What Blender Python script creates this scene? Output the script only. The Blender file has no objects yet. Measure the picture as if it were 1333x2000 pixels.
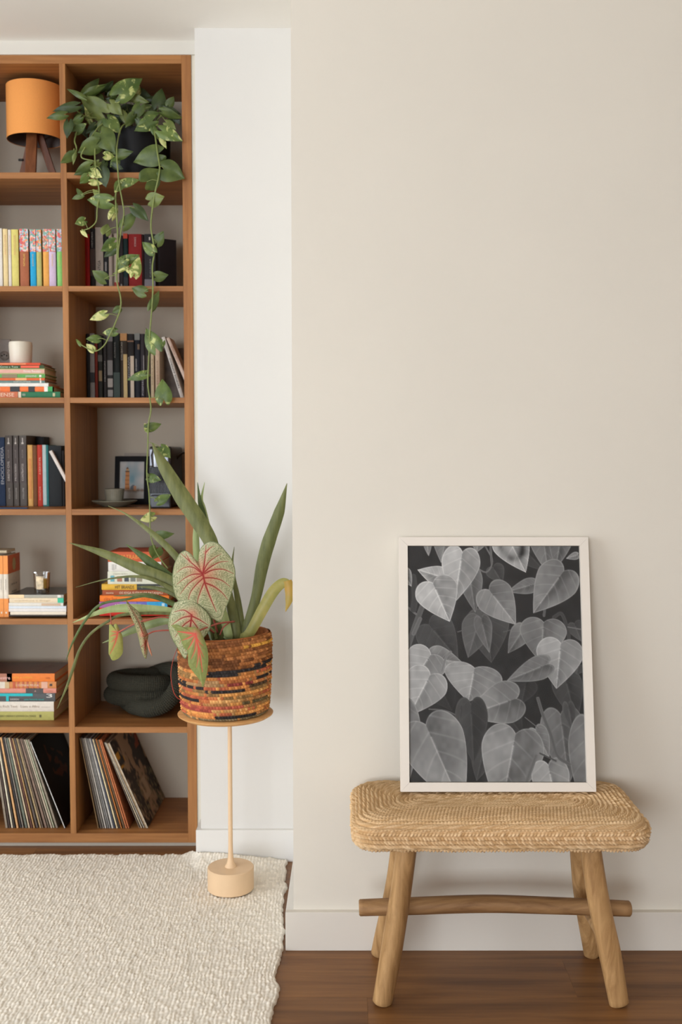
import bpy, bmesh, math, random
import numpy as np
from mathutils import Vector, Matrix

SC = bpy.context.scene
COL = SC.collection
random.seed(7)
RNG = np.random.default_rng(7)

# ------------------------------------------------------------------ camera
F, CX, HY = 2050.0, 687.0, 886.0          # focal length in px of the 1333x2000 frame, vanishing point
H = 1.291                                 # lens height above the floor
TH = math.atan((1000 - HY) / F)
CT, ST = math.cos(TH), math.sin(TH)
cam_d = bpy.data.cameras.new('camera')
cam = bpy.data.objects.new('camera', cam_d)
COL.objects.link(cam)
cam.location = (0, 0, H)
cam.rotation_euler = (math.pi / 2 - TH, 0, 0)
cam_d.sensor_fit = 'AUTO'
cam_d.sensor_width = 36.0
cam_d.lens = 36.0 * F / 2000.0
cam_d.shift_x = (666.5 - CX) / 2000.0
cam_d.clip_start = 0.05
cam_d.dof.use_dof = True
cam_d.dof.focus_distance = 2.72
cam_d.dof.aperture_fstop = 3.2
SC.camera = cam

# ------------------------------------------------------------------ light
SC.view_settings.view_transform = 'Standard'
SC.view_settings.look = 'None'
SC.view_settings.gamma = 1.0
SC.view_settings.exposure = -0.05
SC.view_settings.use_curve_mapping = False
world = bpy.data.worlds.new('sky')
SC.world = world
world.use_nodes = True
world.node_tree.nodes['Background'].inputs[0].default_value = (0.95, 0.97, 1.0, 1)
world.node_tree.nodes['Background'].inputs[1].default_value = 1.0


def area(name, loc, target, sx, sy, power, color):
    d = bpy.data.lights.new(name, 'AREA')
    d.shape = 'RECTANGLE'
    d.size, d.size_y, d.energy, d.color = sx, sy, power, color
    o = bpy.data.objects.new(name, d)
    COL.objects.link(o)
    o.location = loc
    o.rotation_euler = (Vector(target) - Vector(loc)).to_track_quat('-Z', 'Y').to_euler()
    return o


area('daylight_left_window', (-4.36, 0.3, 1.5), (0.3, 2.2, 2.25), 2.6, 2.0, 114, (0.80, 0.89, 1.0))
area('daylight_rear_window', (-2.5, -6.36, 1.5), (-0.3, 2.0, 1.3), 3.2, 2.1, 296, (0.81, 0.885, 0.985))


# ------------------------------------------------------------------ helpers
def ray(px, py):
    x = (px - CX) / F
    y = (1000 - py) / F
    return x, CT + y * ST, -ST + y * CT


def P(px, py, Y):                          # photo point -> world point at distance Y
    d = ray(px, py)
    t = Y / d[1]
    return Vector((d[0] * t, Y, H + d[2] * t))


def Zp(py, Y):
    return P(0, py, Y).z


def Xp(px, py, Y):
    return P(px, py, Y).x


def Yat(py, z):                            # distance at which height z shows at row py
    d = ray(0, py)
    return (z - H) * d[1] / d[2]


def lin(c):
    out = []
    for v in c[:3]:
        v = v / 255.0
        out.append(v / 12.92 if v <= 0.04045 else ((v + 0.055) / 1.055) ** 2.4)
    return tuple(out)


def lin4(c):
    return lin(c) + (1.0,)


MATS = {}


def mat(col, rough=0.6, var=0.05, scale=60, bump=0.0, bscale=300, spec=0.35, metal=0.0, coat=0.0, key=None):
    k = key or ('m', tuple(col), rough, var, scale, bump, bscale, spec, metal, coat)
    if k in MATS:
        return MATS[k]
    m = bpy.data.materials.new('paint_%d' % len(MATS))
    m.use_nodes = True
    nt = m.node_tree
    b = nt.nodes['Principled BSDF']
    b.inputs['Roughness'].default_value = rough
    b.inputs['Specular IOR Level'].default_value = spec
    b.inputs['Metallic'].default_value = metal
    b.inputs['Coat Weight'].default_value = coat
    tc = nt.nodes.new('ShaderNodeTexCoord')
    n = nt.nodes.new('ShaderNodeTexNoise')
    n.inputs['Scale'].default_value = scale
    n.inputs['Detail'].default_value = 3
    nt.links.new(tc.outputs['Object'], n.inputs['Vector'])
    r = nt.nodes.new('ShaderNodeValToRGB')
    c = lin(col)
    r.color_ramp.elements[0].position = 0.3
    r.color_ramp.elements[1].position = 0.7
    r.color_ramp.elements[0].color = tuple(max(0, v * (1 - var)) for v in c) + (1,)
    r.color_ramp.elements[1].color = tuple(min(1, v * (1 + var)) for v in c) + (1,)
    nt.links.new(n.outputs['Fac'], r.inputs['Fac'])
    nt.links.new(r.outputs['Color'], b.inputs['Base Color'])
    if bump:
        n2 = nt.nodes.new('ShaderNodeTexNoise')
        n2.inputs['Scale'].default_value = bscale
        n2.inputs['Detail'].default_value = 2
        nt.links.new(tc.outputs['Object'], n2.inputs['Vector'])
        bp = nt.nodes.new('ShaderNodeBump')
        bp.inputs['Strength'].default_value = bump
        bp.inputs['Distance'].default_value = 0.002
        nt.links.new(n2.outputs['Fac'], bp.inputs['Height'])
        nt.links.new(bp.outputs['Normal'], b.inputs['Normal'])
    MATS[k] = m
    return m


def wood(key, c1, c2, stretch, rough=0.5, rand=0.0, spec=0.3, bump=0.15, knots=False, coat=0.0):
    if key in MATS:
        return MATS[key]
    m = bpy.data.materials.new(key)
    m.use_nodes = True
    nt = m.node_tree
    b = nt.nodes['Principled BSDF']
    b.inputs['Roughness'].default_value = rough
    b.inputs['Specular IOR Level'].default_value = spec
    b.inputs['Coat Weight'].default_value = coat
    tc = nt.nodes.new('ShaderNodeTexCoord')
    mp = nt.nodes.new('ShaderNodeMapping')
    mp.inputs['Scale'].default_value = stretch
    oi = nt.nodes.new('ShaderNodeObjectInfo')
    cmb = nt.nodes.new('ShaderNodeVectorMath')
    cmb.operation = 'SCALE'
    cmb.inputs[0].default_value = (37.0, 19.0, 53.0)
    nt.links.new(oi.outputs['Random'], cmb.inputs['Scale'])
    nt.links.new(tc.outputs['Object'], mp.inputs['Vector'])
    nt.links.new(cmb.outputs[0], mp.inputs['Location'])
    n = nt.nodes.new('ShaderNodeTexNoise')
    n.inputs['Scale'].default_value = 1.0
    n.inputs['Detail'].default_value = 6
    n.inputs['Roughness'].default_value = 0.62
    n.inputs['Distortion'].default_value = 1.6 if knots else 0.25
    nt.links.new(mp.outputs['Vector'], n.inputs['Vector'])
    r = nt.nodes.new('ShaderNodeValToRGB')
    r.color_ramp.elements[0].position = 0.32
    r.color_ramp.elements[1].position = 0.68
    r.color_ramp.elements[0].color = lin4(c1)
    r.color_ramp.elements[1].color = lin4(c2)
    nt.links.new(n.outputs['Fac'], r.inputs['Fac'])
    src = r.outputs['Color']
    if rand:
        hv = nt.nodes.new('ShaderNodeHueSaturation')
        mr = nt.nodes.new('ShaderNodeMapRange')
        mr.inputs['To Min'].default_value = 1 - rand
        mr.inputs['To Max'].default_value = 1 + rand
        nt.links.new(oi.outputs['Random'], mr.inputs['Value'])
        nt.links.new(mr.outputs['Result'], hv.inputs['Value'])
        nt.links.new(src, hv.inputs['Color'])
        src = hv.outputs['Color']
    nt.links.new(src, b.inputs['Base Color'])
    bp = nt.nodes.new('ShaderNodeBump')
    bp.inputs['Strength'].default_value = bump
    bp.inputs['Distance'].default_value = 0.001
    nt.links.new(n.outputs['Fac'], bp.inputs['Height'])
    nt.links.new(bp.outputs['Normal'], b.inputs['Normal'])
    MATS[key] = m
    return m


def colmat(key, rough=0.7, spec=0.25, trans=0.0, bump=0.0, bscale=400):
    if key in MATS:
        return MATS[key]
    m = bpy.data.materials.new(key)
    m.use_nodes = True
    nt = m.node_tree
    b = nt.nodes['Principled BSDF']
    b.inputs['Roughness'].default_value = rough
    b.inputs['Specular IOR Level'].default_value = spec
    a = nt.nodes.new('ShaderNodeAttribute')
    a.attribute_name = 'Col'
    nt.links.new(a.outputs['Color'], b.inputs['Base Color'])
    if bump:
        tc = nt.nodes.new('ShaderNodeTexCoord')
        n2 = nt.nodes.new('ShaderNodeTexNoise')
        n2.inputs['Scale'].default_value = bscale
        nt.links.new(tc.outputs['Object'], n2.inputs['Vector'])
        bp = nt.nodes.new('ShaderNodeBump')
        bp.inputs['Strength'].default_value = bump
        bp.inputs['Distance'].default_value = 0.002
        nt.links.new(n2.outputs['Fac'], bp.inputs['Height'])
        nt.links.new(bp.outputs['Normal'], b.inputs['Normal'])
    MATS[key] = m
    return m


def wloc(o):
    v = Vector((0, 0, 0))
    while o is not None:
        v += o.location
        o = o.parent
    return v


def link(name, me, m, parent=None, smooth=False):
    o = bpy.data.objects.new(name, me)
    COL.objects.link(o)
    if m is not None and not me.materials:
        me.materials.append(m)
    if parent is not None:
        o.parent = parent
    if smooth:
        me.polygons.foreach_set('use_smooth', [True] * len(me.polygons))
    return o


def mesh(name, verts, faces, m, parent=None, smooth=False, cols=None):
    """verts in world space; stored relative to the parent"""
    off = wloc(parent) if parent is not None else Vector((0, 0, 0))
    bm = bmesh.new()
    vs = [bm.verts.new(Vector(v) - off) for v in verts]
    for f in faces:
        try:
            bm.faces.new([vs[i] for i in f])
        except ValueError:
            pass
    bmesh.ops.recalc_face_normals(bm, faces=bm.faces)
    me = bpy.data.meshes.new(name)
    bm.to_mesh(me)
    bm.free()
    if cols is not None:
        at = me.color_attributes.new('Col', 'FLOAT_COLOR', 'POINT')
        a = np.ones((len(verts), 4), np.float32)
        a[:, :3] = np.asarray(cols)[:, :3]
        at.data.foreach_set('color', a.ravel())
    return link(name, me, m, parent, smooth)


def gridmesh(name, V, m, parent=None, cols=None, wrap_j=False, smooth=True):
    """V: (n, k, 3) array of world points"""
    V = np.asarray(V, np.float32)
    n, k, _ = V.shape
    off = np.array(wloc(parent) if parent is not None else (0, 0, 0), np.float32)
    idx = np.arange(n * k).reshape(n, k)
    if wrap_j:
        idx = np.concatenate([idx, idx[:, :1]], 1)
    q = np.stack([idx[:-1, :-1], idx[:-1, 1:], idx[1:, 1:], idx[1:, :-1]], -1).reshape(-1, 4)
    me = bpy.data.meshes.new(name)
    me.vertices.add(n * k)
    me.vertices.foreach_set('co', (V.reshape(-1, 3) - off).ravel())
    me.loops.add(q.size)
    me.loops.foreach_set('vertex_index', q.ravel().astype(np.int32))
    me.polygons.add(len(q))
    me.polygons.foreach_set('loop_start', np.arange(0, q.size, 4, dtype=np.int32))
    me.polygons.foreach_set('loop_total', np.full(len(q), 4, np.int32))
    me.update(calc_edges=True)
    if cols is not None:
        at = me.color_attributes.new('Col', 'FLOAT_COLOR', 'POINT')
        a = np.ones((n * k, 4), np.float32)
        a[:, :3] = np.asarray(cols, np.float32).reshape(-1, 3)
        at.data.foreach_set('color', a.ravel())
    return link(name, me, m, parent, smooth)


def box(name, x0, x1, y0, y1, z0, z1, m, parent=None, bev=0.0, center=False):
    """an axis aligned box, optionally with bevelled edges"""
    off = wloc(parent) if parent is not None else Vector((0, 0, 0))
    if center:
        off = Vector(((x0 + x1) / 2, (y0 + y1) / 2, (z0 + z1) / 2))
    bm = bmesh.new()
    vs = [bm.verts.new(Vector((x, y, z)) - off) for x in (x0, x1) for y in (y0, y1) for z in (z0, z1)]
    for f in ((0, 1, 3, 2), (4, 6, 7, 5), (0, 4, 5, 1), (2, 3, 7, 6), (0, 2, 6, 4), (1, 5, 7, 3)):
        bm.faces.new([vs[i] for i in f])
    if bev:
        bmesh.ops.bevel(bm, geom=list(bm.edges), offset=bev, segments=2, profile=0.5, affect='EDGES')
    bmesh.ops.recalc_face_normals(bm, faces=bm.faces)
    me = bpy.data.meshes.new(name)
    bm.to_mesh(me)
    bm.free()
    o = link(name, me, m, parent)
    if center:
        o.location = off
    return o


def boxes(name, lst, m, parent=None):
    V, Fc = [], []
    for (x0, x1, y0, y1, z0, z1) in lst:
        k = len(V)
        V += [(x, y, z) for x in (x0, x1) for y in (y0, y1) for z in (z0, z1)]
        Fc += [tuple(i + k for i in f) for f in ((0, 1, 3, 2), (4, 6, 7, 5), (0, 4, 5, 1), (2, 3, 7, 6), (0, 2, 6, 4), (1, 5, 7, 3))]
    return mesh(name, V, Fc, m, parent)


def lathe(name, cx, cy, prof, m, parent=None, seg=48, smooth=True, cols=None):
    a = np.linspace(0, 2 * math.pi, seg, endpoint=False)
    V = np.zeros((len(prof), seg, 3))
    for i, (r, z) in enumerate(prof):
        V[i, :, 0] = cx + r * np.cos(a)
        V[i, :, 1] = cy + r * np.sin(a)
        V[i, :, 2] = z
    o = gridmesh(name, V[::-1], m, parent, cols, wrap_j=True, smooth=False)
    if smooth:
        o.data.polygons.foreach_set('use_smooth', [True] * len(o.data.polygons))
        try:
            o.data.set_sharp_from_angle(angle=math.radians(40))
        except Exception:
            pass
    return o


def catmull(pts, n):
    """smooth path through the points (any dimension), n samples"""
    p = np.asarray(pts, float)
    if len(p) == 2:
        t = np.linspace(0, 1, n)[:, None]
        return p[0] * (1 - t) + p[1] * t
    p = np.vstack([2 * p[0] - p[1], p, 2 * p[-1] - p[-2]])
    m = len(p) - 3
    out = []
    for u in np.linspace(0, m, n):
        i = min(int(u), m - 1)
        t = u - i
        a, b, c, d = p[i:i + 4]
        out.append(0.5 * (2 * b + (c - a) * t + (2 * a - 5 * b + 4 * c - d) * t * t + (3 * b - a - 3 * c + d) * t ** 3))
    return np.array(out)


def tube_arrays(path, rad, seg, closed=False):
    path = np.asarray(path, float)
    n = len(path)
    rad = np.broadcast_to(np.asarray(rad, float), (n,))
    if closed:
        tan = np.roll(path, -1, 0) - np.roll(path, 1, 0)
    else:
        tan = np.gradient(path, axis=0)
    tan /= np.linalg.norm(tan, axis=1)[:, None] + 1e-12
    ref = np.array([0.0, 0.0, 1.0]) if abs(tan[0][2]) < 0.9 else np.array([1.0, 0, 0])
    u = np.cross(tan[0], ref)
    u /= np.linalg.norm(u)
    U = np.zeros_like(path)
    for i in range(n):
        u = u - tan[i] * np.dot(u, tan[i])
        u /= np.linalg.norm(u) + 1e-12
        U[i] = u
    W = np.cross(tan, U)
    a = np.linspace(0, 2 * math.pi, seg, endpoint=False)
    N = U[:, None, :] * np.cos(a)[None, :, None] + W[:, None, :] * np.sin(a)[None, :, None]
    return path[:, None, :] + N * rad[:, None, None], N


def tube(name, pts, rad, m, parent=None, n=None, seg=6, caps=True):
    pts = [tuple(p) for p in pts]
    n = n or max(4, 4 * (len(pts) - 1) + 1)
    path = catmull(pts, n)
    r = np.interp(np.linspace(0, 1, n), np.linspace(0, 1, len(rad)), rad) if hasattr(rad, '__len__') else np.full(n, rad)
    V, _ = tube_arrays(path, r, seg)
    if caps:
        V = np.concatenate([np.repeat(path[:1, None, :], seg, 1), V, np.repeat(path[-1:, None, :], seg, 1)], 0)
    return gridmesh(name, V, m, parent, wrap_j=True)


def empty(name, loc, label=None, cat=None, group=None):
    o = bpy.data.objects.new(name, None)
    COL.objects.link(o)
    o.location = loc
    o.empty_display_size = 0.05
    tag(o, label, cat, group)
    return o


def tag(o, label=None, cat=None, group=None, kind=None):
    if label:
        o['label'] = label
    if cat:
        o['category'] = cat
    if group:
        o['group'] = group
    if kind:
        o['kind'] = kind
    return o


def struct(o):
    o['kind'] = 'structure'
    return o


TEXT = {}


def text_pts(s):
    """vertices and faces of a line of lettering, 1 unit tall capitals, starting at x = 0"""
    if s in TEXT:
        return TEXT[s]
    c = bpy.data.curves.new('lettering', 'FONT')
    c.body = s
    c.size = 1.0
    c.resolution_u = 2
    o = bpy.data.objects.new('lettering', c)
    COL.objects.link(o)
    dg = bpy.context.evaluated_depsgraph_get()
    me = bpy.data.meshes.new_from_object(o.evaluated_get(dg))
    v = np.array([x.co[:2] for x in me.vertices]) if len(me.vertices) else np.zeros((0, 2))
    f = [tuple(p.vertices) for p in me.polygons]
    bpy.data.objects.remove(o)
    bpy.data.meshes.remove(me)
    if len(v):
        v[:, 0] -= v[:, 0].min()
        v /= 0.7
    TEXT[s] = (v, f)
    return TEXT[s]


def lettering(s, origin, along, up, height, m, parent, length=None, name='lettering'):
    v, f = text_pts(s)
    if not len(v):
        return None
    w = v[:, 0].max()
    sx = height if length is None else length / w
    o, a, u = Vector(origin), Vector(along), Vector(up)
    return mesh(name, [o + a * (x * sx) + u * (y * height) for x, y in v], f, m, parent)


# ------------------------------------------------------------------ room
S = 3.379                                  # front of the shelves
BK = S + 0.362                             # their back
RW = 2.68                                  # beige wall
WW = 3.274                                 # white wall
CEIL = Zp(55, WW)
WA = Yat(80, CEIL)                         # wall above the shelves
XC = Xp(571, 886, RW)                      # left corner of the beige wall
white = mat((226, 222, 215), 0.75, 0.012, 3, 0.05, 250, 0.2)
beige = mat((229, 221, 206), 0.75, 0.012, 3, 0.06, 250, 0.2)
ceilm = mat((252, 248, 241), 0.8, 0.01, 3)
trimw = mat((232, 228, 221), 0.5, 0.01, 4, spec=0.3)
trimb = mat((226, 218, 205), 0.5, 0.01, 4, spec=0.3)

floor = struct(box('floor', -4.5, 3.2, -6.5, 4.0, -0.06, -0.012, mat((84, 56, 38), 0.7)))
plank_m = wood('plank_wood', (98, 62, 33), (146, 100, 56), (1.6, 24, 24), 0.42, 0.07, 0.35, 0.10, knots=False)
pb = box('plank', 0, 1.2, 0, 0.1897, -0.012, 0.0, plank_m, None, 0.0003)
pme = pb.data
bpy.data.objects.remove(pb)
PW = 0.19
for i in range(60):
    y = -6.5 + i * PW
    if y > 3.72:
        break
    x = -4.5 - random.random() * 1.1
    if abs(y + 0.05 - 2.24) < 0.1:
        x = Xp(719, 1985, 2.36) - 4 * 1.2002
    while x < 3.1:
        o = bpy.data.objects.new('plank', pme)
        COL.objects.link(o)
        o.location = (x, y, 0)
        o.parent = floor
        x += 1.2002

xl = Xp(384, 300, WW)                      # left edge of the white wall
x_sr = Xp(379.5, 886, S)                   # outer face of the right panel of the shelves
struct(box('ceiling', -4.5, 3.2, -6.5, 4.0, CEIL, CEIL + 0.1, ceilm))
struct(box('wall_back', xl - 0.003, XC + 0.25, WW, WW + 0.55, 0, CEIL, white))
struct(box('wall_right', XC, 3.2, RW, RW + 1.2, 0, CEIL, beige))
Z_TOP = Zp(105, S)
struct(box('wall_above_shelves', -4.5, xl + 0.02, WA, BK + 0.2, Z_TOP - 0.004, CEIL, mat((220, 214, 202), 0.75, 0.012, 3))).name = 'trim_1'
# filler strip between the shelves and the white wall
struct(box('trim_2', x_sr + 0.0005, xl + 0.02, S + 0.004, WW + 0.5, 0, Z_TOP - 0.004, mat((222, 214, 196), 0.7, 0.01)))
# far sides of the room: openings with daylight
struct(boxes('wall_left', [(-4.5, -4.4, -6.5, -1.0, 0, CEIL), (-4.5, -4.4, 1.6, 4.0, 0, CEIL), (-4.5, -4.4, -1.0, 1.6, 0, 0.5), (-4.5, -4.4, -1.0, 1.6, 2.5, CEIL)], white))
struct(boxes('wall_front', [(-4.5, -4.1, -6.5, -6.4, 0, CEIL), (-0.9, 3.2, -6.5, -6.4, 0, CEIL), (-4.1, -0.9, -6.5, -6.4, 0, 0.45), (-4.1, -0.9, -6.5, -6.4, 2.55, CEIL)], white))
struct(box('wall_side', 3.1, 3.2, -6.5, 4.0, 0, CEIL, mat((224, 217, 205), 0.8, 0.01, 3)))
struct(boxes('window_1', [(-4.48, -4.44, y, y + 0.06, 0.5, 2.5) for y in (-1.0, 0.27, 1.54)] + [(-4.48, -4.44, -1.0, 1.6, z, z + 0.06) for z in (0.5, 2.44)], trimw))
struct(boxes('window_2', [(x, x + 0.06, -6.48, -6.44, 0.45, 2.55) for x in (-4.1, -2.53, -0.96)] + [(-4.1, -0.9, -6.48, -6.44, z, z + 0.06) for z in (0.45, 2.49)], trimw))
# baseboards
BB = 0.102
yb = Yat(1857, 0)
xb = Xp(558, 1820, yb)
struct(box('baseboard_right', xb, 3.1, yb, RW + 0.001, 0, BB, trimb, None, 0.0012))
struct(box('baseboard_side', xb, XC + 0.001, RW + 0.001, WW - 0.016, 0, BB, trimw, None, 0.0012))
yw = WW - 0.016
xwl = Xp(383, 1640, yw)
struct(box('baseboard_back', xwl, xb + 0.03, yw, WW + 0.001, 0, BB, trimw, None, 0.0012))
struct(box('baseboard_return', xwl, xl + 0.001, WW + 0.001, S + 0.003, 0, BB, trimw, None, 0.0012)).name = 'trim_3'

# ------------------------------------------------------------------ bookshelf
wv = wood('walnut_vertical', (142, 91, 49), (179, 123, 70), (55, 55, 2.4), 0.5, 0.03)
wh = wood('walnut_horizontal', (142, 91, 49), (179, 123, 70), (2.4, 55, 55), 0.5, 0.03)
xd0, xd1 = Xp(126.7, 886, S), Xp(138.2, 886, S)
xr0 = Xp(361.2, 886, S)
CW = xr0 - xd1
xl1 = xd0 - CW
xl0 = xl1 - (x_sr - xr0)
TOPS = [124, 336.5, 558.5, 776.5, 994.6, 1209, 1420, 1628]     # upper front edges of the boards (first: underside of the top)
BOTS = [None, 348.5, 569, 787, 1006, 1220, 1431.6, 1646]
ZT = [Zp(y, S) for y in TOPS]
shelf = empty('bookshelf', ((xl0 + x_sr) / 2, S + 0.18, 0), 'tall walnut built-in bookshelf with two columns of open compartments', 'bookshelf')
Z0 = Zp(1646, S)
box('side_panel', xr0, x_sr, S, BK, Z0, Z_TOP, wv, shelf, 0.0008)
box('side_panel', xl0, xl1, S, BK, Z0, Z_TOP, wv, shelf, 0.0008)
box('divider', xd0, xd1, S + 0.0006, BK, ZT[7], ZT[0], wv, shelf, 0.0008)
struct(box('wall_far_left', -4.5, xl0 - 0.002, S + 0.004, BK + 0.2, 0, Z_TOP, white)).name = 'trim_4'
box('top_panel', xl1, xr0, S + 0.0004, BK, ZT[0], Z_TOP, wh, shelf, 0.0008)
box('bottom_panel', xl1, xr0, S + 0.0004, BK, Z0, ZT[7], wh, shelf, 0.0008)
for i in range(1, 7):
    zb = Zp(BOTS[i], S)
    box('shelf_board', xl1, xd0, S + 0.001, BK, zb, ZT[i], wh, shelf, 0.0008)
    box('shelf_board', xd1, xr0, S + 0.001, BK, zb, ZT[i], wh, shelf, 0.0008)
backm = mat((200, 188, 168), 0.75, 0.02, 5, 0.05, 200)
box('back_panel', xl1 - 0.005, xd0 + 0.003, BK - 0.001, BK + 0.01, Z0, Z_TOP - 0.002, backm, shelf)
box('back_panel', xd1 - 0.003, xr0 + 0.005, BK - 0.001, BK + 0.01, Z0, Z_TOP - 0.002, backm, shelf)
box('plinth', xl0 + 0.01, x_sr - 0.004, S + 0.016, S + 0.04, 0.0, Z0 + 0.001, mat((186, 176, 160), 0.4, 0.02), shelf)

# power outlet on the back of the left column
soc = empty('wall_socket', (Xp(10, 690, BK), BK, Zp(690, BK)), 'beige power outlet plate behind the white candle', 'socket')
sm = mat((190, 180, 168), 0.5)
box('cover_plate', Xp(-22, 690, BK), Xp(22, 690, BK), BK - 0.008, BK - 0.0012, Zp(724, BK), Zp(663, BK), sm, soc, 0.002)
lathe_pts = P(9, 695, BK - 0.009)
tube('socket_face', [(lathe_pts.x, BK - 0.0125, lathe_pts.z), (lathe_pts.x, BK - 0.006, lathe_pts.z)], 0.017, mat((176, 166, 154), 0.5), soc, seg=20)
for dx in (-0.0085, 0, 0.0085):
    tube('pin_hole', [(lathe_pts.x + dx, BK - 0.0135, lathe_pts.z + (0.004 if dx == 0 else 0)), (lathe_pts.x + dx, BK - 0.010, lathe_pts.z + (0.004 if dx == 0 else 0))], 0.0025, mat((40, 34, 30), 0.6), soc, seg=8)

# ------------------------------------------------------------------ books
page_m = mat((222, 208, 184), 0.85, 0.08, 400)
FLORAL = {}


def floral(tint, seed):
    k = ('fl', tint, seed)
    if k in MATS:
        return MATS[k]
    m = bpy.data.materials.new('floral_print')
    m.use_nodes = True
    nt = m.node_tree
    b = nt.nodes['Principled BSDF']
    b.inputs['Roughness'].default_value = 0.5
    tc = nt.nodes.new('ShaderNodeTexCoord')
    mp = nt.nodes.new('ShaderNodeMapping')
    mp.inputs['Location'].default_value = (seed * 1.7, 0, seed * 0.9)
    v = nt.nodes.new('ShaderNodeTexVoronoi')
    v.inputs['Scale'].default_value = 185
    hs = nt.nodes.new('ShaderNodeSeparateColor')
    r = nt.nodes.new('ShaderNodeValToRGB')
    cols = [(214, 92, 84), (232, 150, 110), (176, 186, 200), tint, (122, 168, 150), (226, 196, 188)]
    e = r.color_ramp.elements
    while len(e) < len(cols):
        e.new(0.5)
    for i, c in enumerate(cols):
        e[i].position = i / len(cols)
        e[i].color = lin4(c)
    r.color_ramp.interpolation = 'CONSTANT'
    nt.links.new(tc.outputs['Object'], mp.inputs['Vector'])
    nt.links.new(mp.outputs['Vector'], v.inputs['Vector'])
    nt.links.new(v.outputs['Color'], hs.inputs['Color'])
    nt.links.new(hs.outputs['Red'], r.inputs['Fac'])
    nt.links.new(r.outputs['Color'], b.inputs['Base Color'])
    MATS[k] = m
    return m


def book(label, o, T, L, D, w, h, d, col, deco=(), group=None, pages=True, up=-1, cat='book', name='book'):
    """o: outer corner of the spine; T thickness, L length of the spine, D away from the spine"""
    o, T, L, D = Vector(o), Vector(T), Vector(L), Vector(D)
    cen = o + T * (w / 2) + D * (d / 2)
    zmin = min((o + T * a + L * b).z for a in (0, w) for b in (0, h))
    root = empty(name, (cen.x, cen.y, zmin), label, cat, group)
    cm = col if not isinstance(col, tuple) else mat(col, 0.55, 0.06, 90, spec=0.2)
    b = min(0.0016, w * 0.18)
    bul = min(0.002, w * 0.12)
    sec = [(0, bul)] + [(w * i / 6, bul * (1 - math.sin(math.pi * i / 6) ** 0.7)) for i in range(1, 6)] + [(w, bul)]
    sec += [(w, d), (w - b, d), (w - b, 0.004), (b, 0.004), (b, d), (0, d)]
    n = len(sec)
    V = [o + T * x + D * y for x, y in sec] + [o + T * x + D * y + L * h for x, y in sec]
    Fc = [(i, (i + 1) % n, n + (i + 1) % n, n + i) for i in range(n)]
    # end caps, as quads between the outer and the inner line
    for k in (0, n):
        Fc += [tuple(k + i for i in (0, 6, 9, 10)), tuple(k + i for i in (0, 10, 11, 12)), tuple(k + i for i in (6, 7, 8, 9)), tuple(k + i for i in range(7))]
    mesh('cover', V, Fc, cm, root)
    if pages:
        e = min(0.0025, h * 0.015)
        a = o + T * b + L * e + D * 0.0035
        ww, hh, dd = w - 2 * b, h - 2 * e, d - 0.006
        V = [a + T * x + L * z + D * y for x in (0, ww) for y in (0, dd) for z in (0, hh)]
        mesh('pages', V, ((0, 1, 3, 2), (4, 6, 7, 5), (0, 4, 5, 1), (2, 3, 7, 6), (0, 2, 6, 4), (1, 5, 7, 3)), page_m, root)
    lift = 0.0004
    for dd in deco:
        if dd[0] in 'bf':
            z0, z1 = dd[1], dd[2]
            x0, x1 = dd[4] if len(dd) > 4 else (0, 1)
            bmat = dd[3] if not isinstance(dd[3], tuple) else mat(dd[3], 0.5, 0.05, 90)
            lf = lift + (0.0002 if len(dd) > 4 else 0)
            V = [o + T * (x * w) + L * (z * h) + D * y for x in (x0, x1) for y in (-lf, bul + 0.0003) for z in (z0, z1)]
            V += [o + T * ((x0 + x1) / 2 * w) + L * (z * h) - D * lf for z in (z0, z1)]
            mesh('spine_band', V[:8], ((0, 1, 3, 2), (4, 6, 7, 5), (0, 4, 5, 1), (2, 3, 7, 6), (0, 2, 6, 4), (1, 5, 7, 3)), bmat, root)
        elif dd[0] == 't':
            s, z0, z1, x0, hf, tc = dd[1:7]
            u = dd[7] if len(dd) > 7 else up
            if u == -1 or u == 1:
                org = o + L * (z0 * h) + T * ((x0 + (hf if u == -1 else 0)) * w) - D * (lift + 0.0005)
                lettering(s, org, L, T * u, hf * w, mat(tc, 0.5, 0.02), root, (z1 - z0) * h)
            else:  # top to bottom
                org = o + L * (z1 * h) + T * (x0 * w) - D * (lift + 0.0005)
                lettering(s, org, -L, T, hf * w, mat(tc, 0.5, 0.02), root, (z1 - z0) * h)
    return root


UPZ, RX, DY = Vector((0, 0, 1)), Vector((1, 0, 0)), Vector((0, 1, 0))


def standing(row, x0, x1, yt, yb, col, label, deco=(), group=None, depth=0.14, Y=None, x0t=None, **k):
    z = ZT[row] + 0.0006
    if Y is None:
        Y = max(S + 0.012, Yat(yb, z)) if ZT[row] < H else BK
    Y = min(Y, BK - depth - 0.004)
    ym = yb
    a = Vector((Xp(x0, ym, Y), Y, z))
    w = Xp(x1, ym, Y) - a.x
    h = Zp(yt, Y) - z
    if x0t is not None:
        dx = Xp(x0t, yt, Y) - a.x
        al = math.atan2(dx, h)
        h = math.hypot(h, dx)
        Lv = Vector((math.sin(al), 0, math.cos(al)))
        Tv = Vector((math.cos(al), 0, -math.sin(al)))
        w = w * math.cos(al)
        if al > 0:
            a.z += w * math.sin(al)
    else:
        Lv, Tv = UPZ, RX
    return book(label, a, Tv, Lv, DY, w - 0.0004, h, depth, col, deco, group, **k)


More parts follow.
